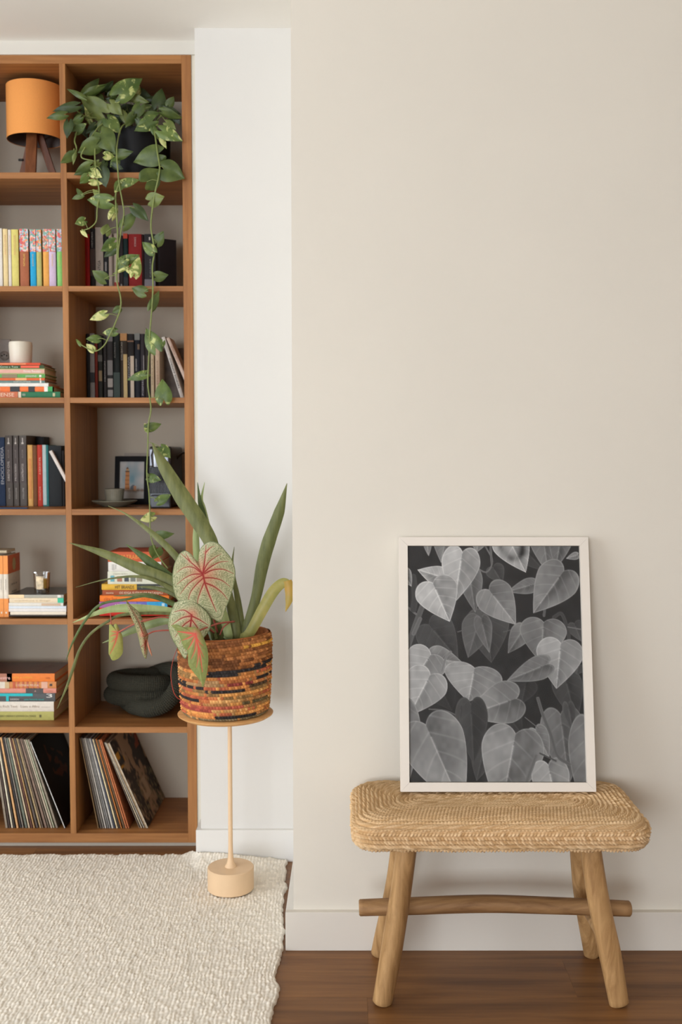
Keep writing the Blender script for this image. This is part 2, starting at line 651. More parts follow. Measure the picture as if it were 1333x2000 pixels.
# second row, left: a set of novels with patterned spines
G2L = 'row of pastel books on the second shelf'
set_ = [
    (-0.8, 5.6, 446, (226, 218, 206), None, 'plain white'), (7, 16, 447, (232, 206, 150), None, 'cream'),
    (17.3, 23, 448.5, (226, 214, 200), None, 'thin white'), (23.5, 37, 448, (218, 204, 116), None, 'yellow-green'),
    (39.5, 56.8, 447, (168, 98, 66), (212, 90, 96), 'rust brown'), (59.5, 71, 448, (40, 160, 205), (160, 150, 190), 'bright blue'),
    (72, 81.6, 448, (186, 182, 112), (240, 150, 60), 'olive green'), (84.8, 96, 447.5, (232, 166, 84), (170, 130, 110), 'pale orange'),
    (96.3, 109.6, 447.5, (206, 184, 206), (190, 150, 140), 'lilac'), (112, 121.8, 447.5, (140, 200, 110), (170, 160, 190), 'light green')]
for i, (a, b, t, c, fl, nm) in enumerate(set_):
    deco = []
    if fl:
        deco.append(('b', 0.61, 1.0, floral(fl, i)))
        deco.append(('t', 'CONTOS' if i % 2 else 'NOVELAS', 0.36, 0.57, 0.4, 0.22, (230, 190, 90), -1))
        lb = nm + ' paperback spine with a patterned top band, second shelf left'
    else:
        if i > 0:
            deco.append(('t', 'ANTOLOGIA', 0.55, 0.9, 0.35, 0.3, (214, 160, 110), -1))
        lb = nm + ' paperback spine without pattern, second shelf left'
    standing(2, a, b, t, 558.5, c, lb, deco, G2L, 0.13, S + 0.02)

# second row, right
G2R = 'row of books behind the hanging vines'
standing(2, 167, 176, 457, 558, (176, 30, 26), 'thin red book, leftmost on the shelf behind the hanging vines', [('t', 'VIAGEM', 0.45, 0.8, 0.35, 0.25, (120, 20, 20))], G2R)
standing(2, 177, 186.6, 446, 558, (40, 34, 32), 'black book between the thin red and the tall grey spine', [('t', 'HISTORIA', 0.72, 0.95, 0.3, 0.3, (190, 184, 176)), ('b', 0.3, 0.7, (70, 44, 30))], G2R)
standing(2, 187.3, 202.3, 444, 558, (198, 184, 168), 'tall grey-beige book with black vertical lettering', [('t', 'ANTIGA', 0.32, 0.52, 0.3, 0.38, (40, 36, 34))], G2R)
standing(2, 203, 212, 457, 558, (42, 42, 44), 'narrow black book right of the grey-beige one', [('b', 0.4, 0.55, (150, 144, 138), (0.3, 0.7))], G2R)
standing(2, 213, 219.6, 456, 558, (196, 178, 162), 'slim pinkish beige book behind the vine leaf', [], G2R)
standing(2, 220, 222.8, 462, 558, (128, 112, 98), 'very thin taupe booklet on the second shelf', [], G2R)
standing(2, 223.4, 233, 456, 558, (206, 190, 170), 'cream book with a red foot behind the vine', [('b', 0.0, 0.22, (176, 52, 34))], G2R)
standing(2, 233.6, 241.2, 460, 558, (52, 44, 44), 'dark plum book next to the teal spine', [('b', 0.12, 0.2, (150, 140, 130), (0.3, 0.7))], G2R)
standing(2, 241.8, 250.4, 456, 558, (30, 54, 52), 'dark teal book with an orange-red top', [('b', 0.92, 1.0, (214, 70, 30)), ('b', 0.03, 0.3, (30, 32, 36))], G2R)
standing(2, 252, 277.5, 457, 558, (168, 44, 42), 'thick red book with small pale title', [('t', 'ROMANCE', 0.8, 0.95, 0.45, 0.14, (230, 200, 190))], G2R)
standing(2, 278, 282, 458, 558, (54, 22, 20), 'thin maroon book beside the thick red one', [], G2R)
standing(2, 282.6, 304, 457, 558, (58, 56, 58), 'charcoal book with a lighter grey foot', [('b', 0.0, 0.27, (140, 134, 140)), ('b', 0.9, 0.95, (220, 214, 206), (0.44, 0.58)), ('t', 'CIDADES', 0.3, 0.6, 0.5, 0.1, (190, 186, 182))], G2R)
yb2 = S + 0.215
a_ = P(304.8, 558, yb2)
ps = math.radians(-58)
book('black book turned so that its cover faces out, rightmost behind the vines', (a_.x + 0.003, yb2 + 0.012, ZT[2] + 0.0006), (math.cos(ps), math.sin(ps), 0), UPZ,
     (-math.sin(ps), math.cos(ps), 0), 0.018, Zp(466, yb2) - ZT[2], 0.062, (40, 34, 34), [], G2R)

# third row, right
G3R = 'row of dark books on the third shelf'
R3 = [
    (170, 176, 652, (40, 38, 38), 'thin black book, leftmost on the third shelf', [('t', 'ARTE', 0.75, 0.9, 0.3, 0.35, (170, 164, 158))]),
    (176.6, 185.6, 651, (150, 146, 142), 'pale grey spine with a dark blotch, third shelf', [('b', 0.27, 0.42, (44, 42, 42)), ('b', 0.7, 0.9, (60, 56, 54))]),
    (186.2, 191.6, 658, (120, 40, 24), 'thin brick-red book among the black ones', []),
    (192.2, 201, 655, (44, 42, 34), 'dark olive book with an ochre spot', [('b', 0.3, 0.46, (136, 112, 70), (0.2, 0.9)), ('b', 0.6, 0.7, (84, 78, 66))]),
    (203, 209, 657, (48, 42, 40), 'dark brown narrow book with pale vertical title', [('t', 'MEMORIAS', 0.3, 0.62, 0.3, 0.35, (170, 160, 150))]),
    (209.8, 221.6, 651, (54, 50, 48), 'black book with a strip of grey photographs on its spine', [('b', 0.06, 0.16, (150, 142, 134), (0.1, 0.95)), ('b', 0.2, 0.33, (166, 156, 146), (0.1, 0.95)), ('b', 0.38, 0.6, (126, 120, 114), (0.1, 0.95)), ('b', 0.88, 1.0, (110, 104, 100))]),
    (222.6, 235, 651, (30, 34, 30), 'wide black-green book, third shelf', [('b', 0.02, 0.42, (40, 56, 42)), ('t', 'FLORESTA', 0.64, 0.87, 0.15, 0.2, (150, 148, 140))]),
    (236.2, 249.4, 651, (66, 56, 46), 'dark book with an orange top and a cream strip', [('b', 0.89, 1.0, (198, 142, 78)), ('b', 0.0, 0.69, (216, 186, 122), (0.45, 1.0)), ('t', 'CIVILIZACAO', 0.6, 0.87, 0.1, 0.25, (190, 182, 166))]),
    (250, 262.6, 652, (50, 46, 44), 'dark book with an off-white lower strip', [('b', 0.0, 0.67, (214, 196, 172), (0.45, 1.0)), ('b', 0.88, 0.9, (150, 110, 80)), ('t', 'GEOGRAFIA', 0.3, 0.66, 0.08, 0.26, (180, 176, 170))]),
    (264, 274.6, 651, (32, 34, 42), 'blue-black book with a pale marbled top', [('b', 0.9, 1.0, (130, 132, 126)), ('t', 'OCEANO', 0.44, 0.62, 0.15, 0.25, (200, 196, 188)), ('b', 0.76, 0.84, (110, 84, 56), (0.55, 0.95))]),
    (275.4, 283.4, 652, (56, 50, 52), 'plum-grey slim book near the vine, third shelf', [('t', 'POEMAS', 0.08, 0.32, 0.3, 0.4, (180, 174, 178)), ('b', 0.33, 0.68, (150, 140, 136), (0.7, 0.9))]),
    (284, 294.4, 653, (48, 40, 34), 'brown-black book directly behind the hanging vine', [('b', 0.4, 0.68, (112, 84, 54), (0.5, 0.9))]),
    (295.2, 301.4, 680, (206, 184, 148), 'short cream book right of the vine', [('t', 'CARTAS', 0.3, 0.8, 0.35, 0.3, (160, 130, 100))]),
    (303.8, 312.6, 678, (208, 180, 150), 'short pinkish cream book before the leaning pair', [('t', 'ENSAIOS', 0.3, 0.75, 0.35, 0.3, (168, 128, 100))]),
]
for a, b, t, c, lb, dc in R3:
    standing(3, a, b, t, 776.5, c, lb, dc, G3R, 0.15)
ym_ = BK - 0.06
box_ = empty('book', (Xp(336, 776, ym_), ym_, ZT[3]), 'grey-brown marbled book standing face out behind the leaning pair', 'book', G3R)
box('cover', Xp(308, 776, ym_), Xp(361, 776, ym_), ym_, ym_ + 0.02, ZT[3] + 0.0006, Zp(680, ym_), mat((118, 104, 94), 0.6, 0.35, 24), box_, 0.001)
box('pages', Xp(308, 776, ym_) + 0.002, Xp(361, 776, ym_) - 0.002, ym_ + 0.004, ym_ + 0.016, Zp(680, ym_) - 0.001, Zp(680, ym_) + 0.0005, page_m, box_)
standing(3, 354.2, 361.4, 659, 776.5, (220, 212, 200), 'white book leaning left with black lettering on its spine', [('t', 'TEMPOS \u00c1SPEROS', 0.18, 0.66, 0.25, 0.5, (50, 46, 44)), ('t', 'M. VARGAS', 0.72, 0.9, 0.42, 0.18, (150, 140, 132))], G3R, 0.10, S + 0.19, x0t=315.5)
# the second leaning book, its foot against the panel
Yq = S + 0.19
p0, p1 = P(374.3, 776, Yq), P(325, 661, Yq)
Lq = (p1 - p0).normalized()
Tq = Vector((-Lq.z, 0, Lq.x)) * -1
qlen = (p1 - p0).length
book('pale pink book leaning on top of the white leaning one', p1 - Lq * (qlen - 0.022), Tq, Lq, DY, 0.0105, qlen - 0.022, 0.10, (222, 196, 176), [('t', 'NOTAS', 0.5, 0.85, 0.3, 0.35, (206, 150, 120))], G3R)

# fourth row, left
G4L = 'row of books on the fourth shelf'
standing(4, -9, 10.6, 854, 986, (44, 62, 92), 'wide dark blue book cut by the left edge of the picture', [('t', 'ENCICLOPEDIA', 0.32, 0.86, 0.62, 0.3, (200, 204, 208))], G4L, 0.17)
for j, (a, b) in enumerate(((12, 25.6), (27.4, 37.6), (39.4, 53))):
    dc = [('b', 0.88, 0.9, (225, 218, 208), (0.35, 0.65)), ('b', 0.9, 0.965, (225, 218, 208), (0.46, 0.56)), ('b', 0.33, 0.86, (84, 72, 66)),
          ('t', ('DIREITO CIVIL', 'PROCESSO', 'CONTRATOS')[j], 0.36, 0.6 if j else 0.64, 0.3, 0.3, (216, 206, 196)), ('t', 'VOLUME', 0.1, 0.26, 0.38, 0.24, (190, 184, 174)), ('t', 'AUTOR', 0.68, 0.8, 0.38, 0.2, (150, 140, 130))]
    standing(4, a, b, 850.5, 986, (104, 98, 92), ('first', 'second and thinnest', 'third')[j] + ' of the three matching grey volumes with white lettering, from the left', dc, G4L, 0.17)
yb4 = BK - 0.076
standing(4, 72.5, 87, 853, 980, (34, 33, 32), 'tall black box file standing behind the orange and red books', [], G4L, 0.07, yb4, name='box_file', cat='box file')
standing(4, 55.2, 65, 869, 989, (230, 178, 104), 'orange and cream thin book, fourth shelf', [('b', 0.12, 0.78, (226, 150, 72), (0.25, 0.75))], G4L, 0.10, BK - 0.182)
standing(4, 65.4, 73.6, 870, 989, (124, 78, 46), 'brown book between the orange and the red spine', [], G4L, 0.10, BK - 0.182)
standing(4, 74.2, 84, 869, 990, (196, 62, 44), 'red book with cream vertical lettering', [('t', 'A CASA DO SOL', 0.52, 0.8, 0.35, 0.35, (236, 190, 160)), ('t', 'CONTOS', 0.1, 0.32, 0.35, 0.3, (236, 180, 150))], G4L, 0.10, BK - 0.182)
standing(4, 84.6, 95.6, 869, 989, (54, 128, 128), 'teal book with a pale blue spine stripe', [('b', 0.02, 1.0, (182, 196, 192), (0.0, 0.62))], G4L, 0.10, BK - 0.182)
standing(4, 96.2, 121, 870.5, 985, (30, 32, 32), 'thick black book beside the divider', [], G4L, 0.15, BK - 0.182)
standing(4, 121.4, 126.4, 880, 985, (46, 42, 40), 'thin dark book against the divider', [], G4L, 0.13, BK - 0.175)
Yw = S + 0.155
p1 = P(95.5, 882, Yw)
p0 = P(147, 978, Yw)
Lq = (p1 - p0).normalized()
Tq = Vector((Lq.z, 0, -Lq.x))
hh = (xd0 - 0.006 - p1.x) / abs(Lq.x)
book('thin white booklet leaning left in front of the black book', p1 - Lq * (hh - 0.016), Tq, Lq, DY, 0.0105, hh - 0.016, 0.012, (228, 218, 206), [], G4L, pages=False)
zc4 = ZT[4] + 0.0006
book('slim navy notebook lying flat before the grey volumes', (Xp(-4, 990, S + 0.012), S + 0.012, zc4), UPZ, RX, DY, 0.004, Xp(53, 990, S + 0.01) - Xp(-4, 990, S + 0.01), 0.025, (50, 70, 96), [], G4L, up=1)


# ---- stacks
def stack(row, items, group, Y, depth):
    """items from the bottom up: (x0, x1, ytop, ybot, colour, label, deco)"""
    for (a, b, t, bt, c, lb, dc) in items:
        Yi = Y
        z0, z1 = Zp(bt, Yi), Zp(t, Yi)
        z0 = max(z0, ZT[row] + 0.0006)
        o = Vector((Xp(a, (t + bt) / 2, Yi), Yi, z0 + 0.0002))
        book(lb, o, UPZ, RX, DY, z1 - z0 - 0.0004, Xp(b, (t + bt) / 2, Yi) - o.x, depth if not isinstance(depth, dict) else depth.get(lb, 0.15), c, dc, group, up=1)


K = (44, 42, 42)
W_ = (236, 230, 220)
stack(3, [
    (-62, 117.5, 765, 777.5, (56, 120, 84), 'green book with an orange-brown left end, bottom of the candle stack', [('b', 0.0, 0.54, (204, 108, 66)), ('b', 0.545, 0.575, (226, 206, 180)), ('t', 'NENSE', 0.3, 0.5, 0.2, 0.6, (240, 210, 180)), ('t', 'HH', 0.59, 0.62, 0.25, 0.5, (200, 200, 180)), ('b', 0.92, 0.945, (196, 186, 140), (0.2, 0.8))]),
    (-50, 105, 755, 765, (240, 122, 66), 'book with slanted orange, black and white stripes', [('b', 0.22, 0.32, W_), ('b', 0.45, 0.57, K), ('b', 0.68, 0.76, K), ('b', 0.88, 0.925, W_), ('b', 0.925, 1.0, (60, 160, 84)), ('b', 0.985, 1.0, W_)]),
    (-50, 94.5, 748, 755, W_, 'plain white book above the striped one', []),
    (-48, 87.5, 743.2, 748, (112, 136, 130), 'thin grey-teal book in the candle stack', [('t', 'OFICINA', 0.55, 0.8, 0.25, 0.5, (214, 210, 196)), ('b', 0.93, 0.95, W_)]),
    (-48, 87, 738, 743.2, (222, 108, 62), 'thin orange book in the candle stack', [('b', 0.58, 0.74, (240, 170, 110)), ('b', 0.93, 0.95, (250, 200, 160))]),
    (-48, 87.7, 731, 738, (104, 168, 92), 'green book under the pink one', [('b', 0.38, 0.6, (140, 124, 92)), ('t', 'JARDINS', 0.72, 0.88, 0.25, 0.5, W_), ('b', 0.92, 0.95, W_, (0.2, 0.8))]),
    (-48, 87, 719.5, 731, (184, 186, 128), 'pink and sage book with white lettering', [('b', 0.0, 1.0, (224, 168, 150), (0.2, 0.8)), ('t', 'Novas Receitas', 0.7, 0.95, 0.3, 0.45, W_)]),
    (-48, 86, 713.4, 719.5, (64, 84, 56), 'dark green and red magazine in the candle stack', [('b', 0.66, 0.93, (238, 96, 68), (0.15, 0.85)), ('t', 'Cores e Tons', 0.36, 0.62, 0.2, 0.6, (214, 232, 200))]),
    (-48, 78.5, 708.4, 713.4, (212, 84, 56), 'thin red-orange booklet right under the white candle', [('b', 0.3, 0.78, (232, 150, 100), (0.3, 0.75))]),
], 'books stacked under the white candle', S + 0.02, 0.14)

stack(5, [
    (17, 129, 1201, 1204, (70, 62, 56), 'dark thin magazine at the bottom of the white stack', []),
    (20, 129, 1195, 1201, (236, 222, 200), 'cream magazine second from the bottom of the white stack', []),
    (17, 129.4, 1188.6, 1195, (232, 224, 216), 'off-white thick magazine in the white stack', []),
    (17, 129.4, 1184, 1188.6, (220, 226, 232), 'bluish white thin magazine in the white stack', []),
    (17, 123.6, 1177.4, 1184, (228, 222, 210), 'white magazine with a photo strip on its spine', [('b', 0.6, 0.95, (206, 176, 146), (0.15, 0.85))]),
    (18, 124.2, 1168, 1177.4, (236, 216, 184), 'cream book with a turquoise spine end', [('b', 0.89, 1.0, (62, 188, 148)), ('t', 'arquitetura e design', 0.1, 0.75, 0.35, 0.3, (200, 176, 140))]),
    (17, 124.2, 1161.4, 1168, (176, 172, 158), 'black-covered book on top of the white stack', [('b', 0.0, 0.28, (244, 212, 166)), ('b', 0.89, 0.95, W_, (0.1, 0.9))]),
], 'white magazines under the glass candle', S + 0.014, 0.19)
# its cover is dark on top
tb = [o for o in COL.objects if o.get('label', '').startswith('black-covered')][0]
zt_ = Zp(1161.4, S + 0.014)
box('top_cover', Xp(17, 1164, S + 0.014) + 0.0005, Xp(124.2, 1164, S + 0.014) - 0.0005, S + 0.0145, S + 0.203, zt_ - 0.0006, zt_ + 0.0004, mat((58, 54, 50), 0.3, 0.1, 30), tb)

OR = (240, 150, 72)
# three orange-banded paperbacks
for j, (a, b) in enumerate(((-0.8, 7.6), (8, 17.2))):
    lb = ('orange and white banded paperback at the left edge of the picture', 'orange and white banded paperback with its cover visible, beside the glass candle')[j]
    r = standing(5, a, b, 1085.4, 1205, (230, 218, 200), lb, [('b', 0.70, 1.0, OR), ('b', 0.0, 0.30, OR), ('b', 0.055, 0.085, (236, 222, 200), (0.35, 0.65)), ('t', 'POESIA', 0.45, 0.62, 0.38, 0.24, (160, 150, 140))], 'orange banded paperbacks', 0.125)
    if j == 1:
        Yq = max(S + 0.012, Yat(1205, ZT[5] + 0.0006))
        x = Xp(17.2, 1205, Yq) - 0.0002
        z0, z1 = ZT[5] + 0.0006, Zp(1085.4, Yq)
        hz = z1 - z0
        orm_shaded = mat((214, 104, 48), 0.5)  # the spine's orange, darker: shade on the cover side put into the colour
        for u0, u1 in ((0, 0.3), (0.7, 1)):
            box('cover_band', x - 0.001, x + 0.0003, Yq + 0.001, Yq + 0.124, z0 + hz * u0, z0 + hz * u1 - 0.0003, orm_shaded, r)
        # the round emblem and the title
        ec = (x + 0.0006, Yq + 0.062, z0 + hz * 0.84)
        ring = [(ec[0], ec[1] + 0.017 * math.cos(t) * (1 + 0.08 * math.cos(8 * t)), ec[2] + 0.021 * math.sin(t) * (1 + 0.08 * math.cos(8 * t))) for t in np.linspace(0, 2 * math.pi, 40, endpoint=False)]
        mesh('emblem', ring, [tuple(range(40))], mat((196, 176, 120), 0.5), r)
        lettering('cartas de', (x + 0.0006, Yq + 0.03, z0 + hz * 0.5), (0, 1, 0), (0, 0, 1), 0.008, mat((110, 98, 84)), r, 0.06)
        lettering('um poeta', (x + 0.0006, Yq + 0.035, z0 + hz * 0.38), (0, 1, 0), (0, 0, 1), 0.008, mat((110, 98, 84)), r, 0.05)
book('cream book lying across the tops of the banded paperbacks', P(-25, 1080, S + 0.05), UPZ, RX, DY, 0.008, Xp(13, 1080, S + 0.05) - Xp(-25, 1080, S + 0.05), 0.09, (196, 180, 150), [], 'orange banded paperbacks', up=1)

stack(5, [
    (194, 331, 1187, 1203, (206, 54, 42), 'red book at the bottom of the stack behind the strap leaves', []),
    (194, 327, 1175.2, 1187, (110, 110, 180), 'purple to blue book with white lettering', [('b', 0.0, 0.3, (160, 90, 150)), ('b', 0.3, 0.55, (140, 112, 176)), ('b', 0.7, 1.0, (48, 160, 212)), ('t', 'A MODERNA ECONOMIA', 0.23, 0.62, 0.3, 0.36, W_), ('b', 0.92, 0.96, (200, 226, 232), (0.25, 0.75))]),
    (195, 330, 1163.2, 1175.2, (242, 128, 46), 'orange book with dark thin lettering', [('t', 'city lee', 0.06, 0.25, 0.15, 0.6, (190, 84, 24)), ('t', 'marca', 0.6, 0.72, 0.35, 0.3, (180, 84, 30))]),
    (200, 328, 1152.4, 1163.2, (162, 84, 52), 'brown book with cream capitals', [('t', 'OS IOGA SUTRAS DE PATANJALI', 0.26, 0.92, 0.3, 0.4, (240, 220, 190)), ('t', 'mantra', 0.06, 0.17, 0.35, 0.3, (240, 220, 190))]),
    (198.6, 331, 1141, 1152.4, (224, 176, 66), 'yellow book with heavy black lettering', [('b', 0.52, 1.0, (52, 54, 48)), ('t', 'HIT BRANDS', 0.2, 0.48, 0.22, 0.58, (44, 38, 28)), ('t', 'QUE O TEMPO CONSTROI', 0.58, 0.95, 0.4, 0.3, (214, 206, 180))]),
    (210.4, 319, 1116, 1141, (222, 220, 200), 'cream-white book with small pictures on its spine', [('b', 0.05, 0.12, (110, 168, 176), (0.2, 0.68)), ('b', 0.17, 0.26, (168, 112, 84), (0.2, 0.62)), ('b', 0.3, 0.38, (66, 72, 78), (0.2, 0.62)), ('b', 0.41, 0.5, (120, 122, 112), (0.2, 0.62)), ('b', 0.52, 0.62, (150, 140, 116), (0.2, 0.62)), ('t', 'a historia do livro', 0.1, 0.36, 0.76, 0.12, (168, 160, 140))]),
    (211.4, 315, 1097.4, 1116, (232, 226, 216), 'white book with faint grey upright lettering', [('b', 0.07, 0.085, (190, 184, 178), (0.15, 0.75)), ('b', 0.1, 0.112, (190, 184, 178), (0.15, 0.75)), ('b', 0.135, 0.15, (190, 184, 178), (0.25, 0.7)), ('b', 0.67, 0.69, (190, 184, 178), (0.15, 0.8)), ('b', 0.72, 0.735, (190, 184, 178), (0.15, 0.8))]),
    (210.6, 314, 1078, 1097.4, (206, 98, 62), 'brick orange hardback on top of the stack behind the strap leaves', [('t', 'BOM TRABALHO', 0.14, 0.8, 0.3, 0.42, (240, 160, 70))]),
], 'books stacked behind the strap leaves', S + 0.03, 0.17)

stack(6, [
    (-60, 105, 1390, 1407, (186, 180, 104), 'olive green book at the bottom of the lower left stack', [('t', 'EXPANSAO URBANA E DESENHO DA CIDADE', 0.3, 0.79, 0.4, 0.22, (104, 100, 60)), ('b', 0.83, 0.855, (110, 104, 64), (0.35, 0.65))]),
    (-60, 105, 1370.4, 1390, (232, 222, 206), 'white thick book above the olive green one', [('t', 'Big e Rich Text . Luxo e Afins', 0.3, 0.83, 0.42, 0.24, (178, 160, 140)), ('b', 0.85, 0.96, (190, 176, 160), (0.45, 0.49))]),
    (-60, 107.6, 1354, 1370.4, (92, 94, 94), 'dark grey book with a turquoise bar and a numeral', [('b', 0.0, 0.74, (40, 186, 190), (0.66, 0.98)), ('b', 0.43, 0.46, (40, 186, 190), (0.05, 0.66)), ('t', 'DESIGN', 0.48, 0.58, 0.18, 0.2, (220, 216, 208)), ('t', 'uma historia visual', 0.64, 0.87, 0.18, 0.2, (60, 190, 180)), ('t', '3', 0.9, 0.97, 0.5, 0.45, (236, 230, 220))]),
    (-60, 109.8, 1344.6, 1354, (222, 148, 128), 'salmon pink book with a dark middle band', [('b', 0.65, 0.85, (84, 78, 76)), ('t', 'A', 0.75, 0.77, 0.25, 0.4, (226, 180, 166)), ('t', 'volume', 0.88, 0.96, 0.35, 0.3, (180, 110, 92))]),
    (-60, 109.8, 1331.6, 1344.6, (214, 142, 84), 'book with a striped orange and pink spine', [('b', 0.0, 0.41, (226, 214, 196)), ('b', 0.41, 0.46, (206, 176, 130)), ('b', 0.5, 0.53, (196, 92, 60)), ('b', 0.55, 0.575, (200, 104, 70)), ('b', 0.61, 0.63, (196, 100, 66)), ('b', 0.66, 0.68, (190, 96, 70)), ('b', 0.72, 0.74, (200, 110, 70)), ('b', 0.78, 0.8, (196, 110, 86)), ('b', 0.83, 0.9, (226, 176, 150)), ('b', 0.925, 0.955, (70, 60, 56), (0.35, 0.7)), ('t', 'COZINHA MIUDA', 0.54, 0.8, 0.35, 0.3, (240, 220, 196))]),
    (-60, 106.6, 1315.6, 1331.6, (240, 134, 62), 'orange-spined book with a dark cover, top of the lower left stack', [('b', 0.0, 0.5, (180, 120, 96)), ('b', 0.44, 0.5, (150, 180, 186)), ('t', 'mestre', 0.32, 0.48, 0.3, 0.4, (250, 200, 190)), ('t', 'arte e cultura', 0.52, 0.74, 0.45, 0.25, (250, 190, 70)), ('t', 'selo', 0.9, 0.95, 0.35, 0.3, (190, 90, 40))]),
], 'books stacked in the lower left compartment', Yat(1407, ZT[6] + 0.0006), 0.19)
tb = [o for o in COL.objects if o.get('label', '').startswith('orange-spined book')][0]
y6 = Yat(1407, ZT[6] + 0.0006)
zt_ = Zp(1315.6, y6)
x6a, x6b = Xp(-60, 1323, y6), Xp(106.6, 1323, y6)
box('top_cover', x6a + 0.001, x6b - 0.0005, y6 + 0.002, y6 + 0.189, zt_ - 0.0007, zt_ + 0.0004, mat((92, 46, 30), 0.35, 0.35, 16), tb)
lettering('MESTRE', (x6a + 0.2, y6 + 0.03, zt_ + 0.0008), (0.35, 0.93, 0), (-0.93, 0.35, 0), 0.02, mat((150, 130, 116)), tb, 0.13)

# ------------------------------------------------------------------ records
REC = [(150, 138, 126), (92, 82, 76), (176, 160, 140), (70, 66, 64), (204, 184, 154), (120, 104, 90), (140, 128, 112), (60, 56, 54), (186, 150, 104), (110, 98, 84),
       (214, 200, 176), (104, 108, 96), (160, 138, 104), (176, 176, 150), (206, 160, 112), (98, 66, 58), (128, 106, 92), (84, 70, 64)]
RNM = ['pale grey', 'dark brown', 'light tan', 'charcoal', 'cream', 'brown', 'grey-beige', 'near-black', 'ochre', 'taupe', 'ivory', 'sage grey', 'sand', 'pale green', 'peach', 'maroon', 'mushroom', 'dark taupe']
ORD = ['first', 'second', 'third', 'fourth', 'fifth', 'sixth', 'seventh', 'eighth', 'ninth', 'tenth', 'eleventh', 'twelfth', 'thirteenth', 'fourteenth', 'fifteenth', 'sixteenth', 'seventeenth', 'eighteenth', 'nineteenth', 'twentieth', 'twenty-first', 'twenty-second']


def record(label, b, t, wpx, col, ybot, ytop, group, size=0.312, Y=None, face=None, edge=None):
    z = ZT[7] + 0.0008
    Y = min(Y or Yat(ybot, z), BK - size - 0.003)
    w = wpx * Y / F
    a = P(b, ybot, Y)
    dx = Xp(t, ytop, Y) - a.x
    al = math.asin(max(-0.6, min(0.6, dx / size)))
    Lv = Vector((math.sin(al), 0, math.cos(al)))
    Tv = Vector((-math.cos(al), 0, math.sin(al)))
    o = Vector((a.x, Y, z + w * max(0.0, -math.sin(al))))
    root = empty('record_sleeve', (a.x, Y + size / 2, z), label, 'record', group)
    cm = mat(col, 0.7, 0.22, 55, spec=0.25)
    V = [o + Tv * x + Lv * zz + DY * y for x in (0, w) for y in (0, size) for zz in (0, size)]
    bf = ((0, 1, 3, 2), (4, 6, 7, 5), (0, 4, 5, 1), (2, 3, 7, 6), (0, 2, 6, 4), (1, 5, 7, 3))
    mesh('sleeve', V, bf, cm, root)
    em = mat(edge or tuple(min(255, int(c * 1.14)) for c in col), 0.75, 0.25, 120)
    V = [o + Tv * (w * x) + Lv * (size * zz) + DY * y for x in (0.18, 0.7) for y in (-0.0005, 0.001) for zz in (0.003, 0.997)]
    mesh('spine', V, bf, em, root)
    if face is not None:
        n = 70
        u = np.linspace(0.004, 0.996, n)
        G = np.zeros((n, n, 3))
        for i in range(3):
            G[:, :, i] = o[i] - Tv[i] * 0.0006 + Lv[i] * size * u[:, None] + DY[i] * size * u[None, :]
        gridmesh('cover_print', G, colmat('print_matt', 0.6), root, face(u), smooth=False)
    return root


def vnoise(n, m, cells, seed):
    r = np.random.default_rng(seed)
    g = r.random((cells + 2, cells + 2))
    y = np.linspace(0, cells, n)
    x = np.linspace(0, cells, m)
    yi, xi = np.minimum(y.astype(int), cells), np.minimum(x.astype(int), cells)
    fy, fx = (y - yi)[:, None], (x - xi)[None, :]
    fy, fx = fy * fy * (3 - 2 * fy), fx * fx * (3 - 2 * fx)
    return (g[yi][:, xi] * (1 - fy) * (1 - fx) + g[yi + 1][:, xi] * fy * (1 - fx) + g[yi][:, xi + 1] * (1 - fy) * fx + g[yi + 1][:, xi + 1] * fy * fx)


def cover_dark(u):
    n = len(u)
    c = np.tile(np.array(lin((16, 14, 13))), (n, n, 1))
    m = (vnoise(n, n, 14, 3) > 0.5) & (np.abs(u[:, None] - (0.62 - 0.5 * (u[None, :] - 0.45))) < 0.17) & (np.abs(u[None, :] - 0.5) < 0.22)
    c[m] = lin((92, 46, 20))
    return c


def cover_collage(u):
    n = len(u)
    v, h = u[:, None], u[None, :]
    a = vnoise(n, n, 9, 11) * 0.6 + vnoise(n, n, 22, 12) * 0.4
    c = np.tile(np.array(lin((52, 44, 38))), (n, n, 1))
    band = np.exp(-((h - 0.42 - 0.1 * np.sin(5 * v)) / 0.2) ** 2)
    t = np.clip((a - 0.60 + band * 0.42) * 7, 0, 1)[:, :, None]
    c = c * (1 - t) + np.array(lin((172, 146, 118))) * t
    g = np.clip((vnoise(n, n, 30, 15) - 0.62) * 9, 0, 1)[:, :, None] * (v < 0.45)[:, :, None]
    c = c * (1 - g) + np.array(lin((120, 112, 84))) * g
    y = (np.clip((vnoise(n, n, 12, 19) - 0.35) * 8, 0, 1) * ((v > 0.68) & (v < 0.86) & (h < 0.24)))[:, :, None]
    c = c * (1 - y) + np.array(lin((206, 150, 46))) * y
    o = (np.clip((vnoise(n, n, 10, 23) - 0.45) * 8, 0, 1) * ((v > 0.7) & (v < 0.9) & (h > 0.72)))[:, :, None]
    c = c * (1 - o) + np.array(lin((150, 72, 44))) * o
    k = (np.clip((vnoise(n, n, 7, 29) - 0.3) * 6, 0, 1) * np.broadcast_to((v > 0.2) & (v < 0.42) & (h > 0.35) & (h < 0.6), (n, n)))[:, :, None]
    c = c * (1 - k) + np.array(lin((186, 166, 140))) * k
    return c


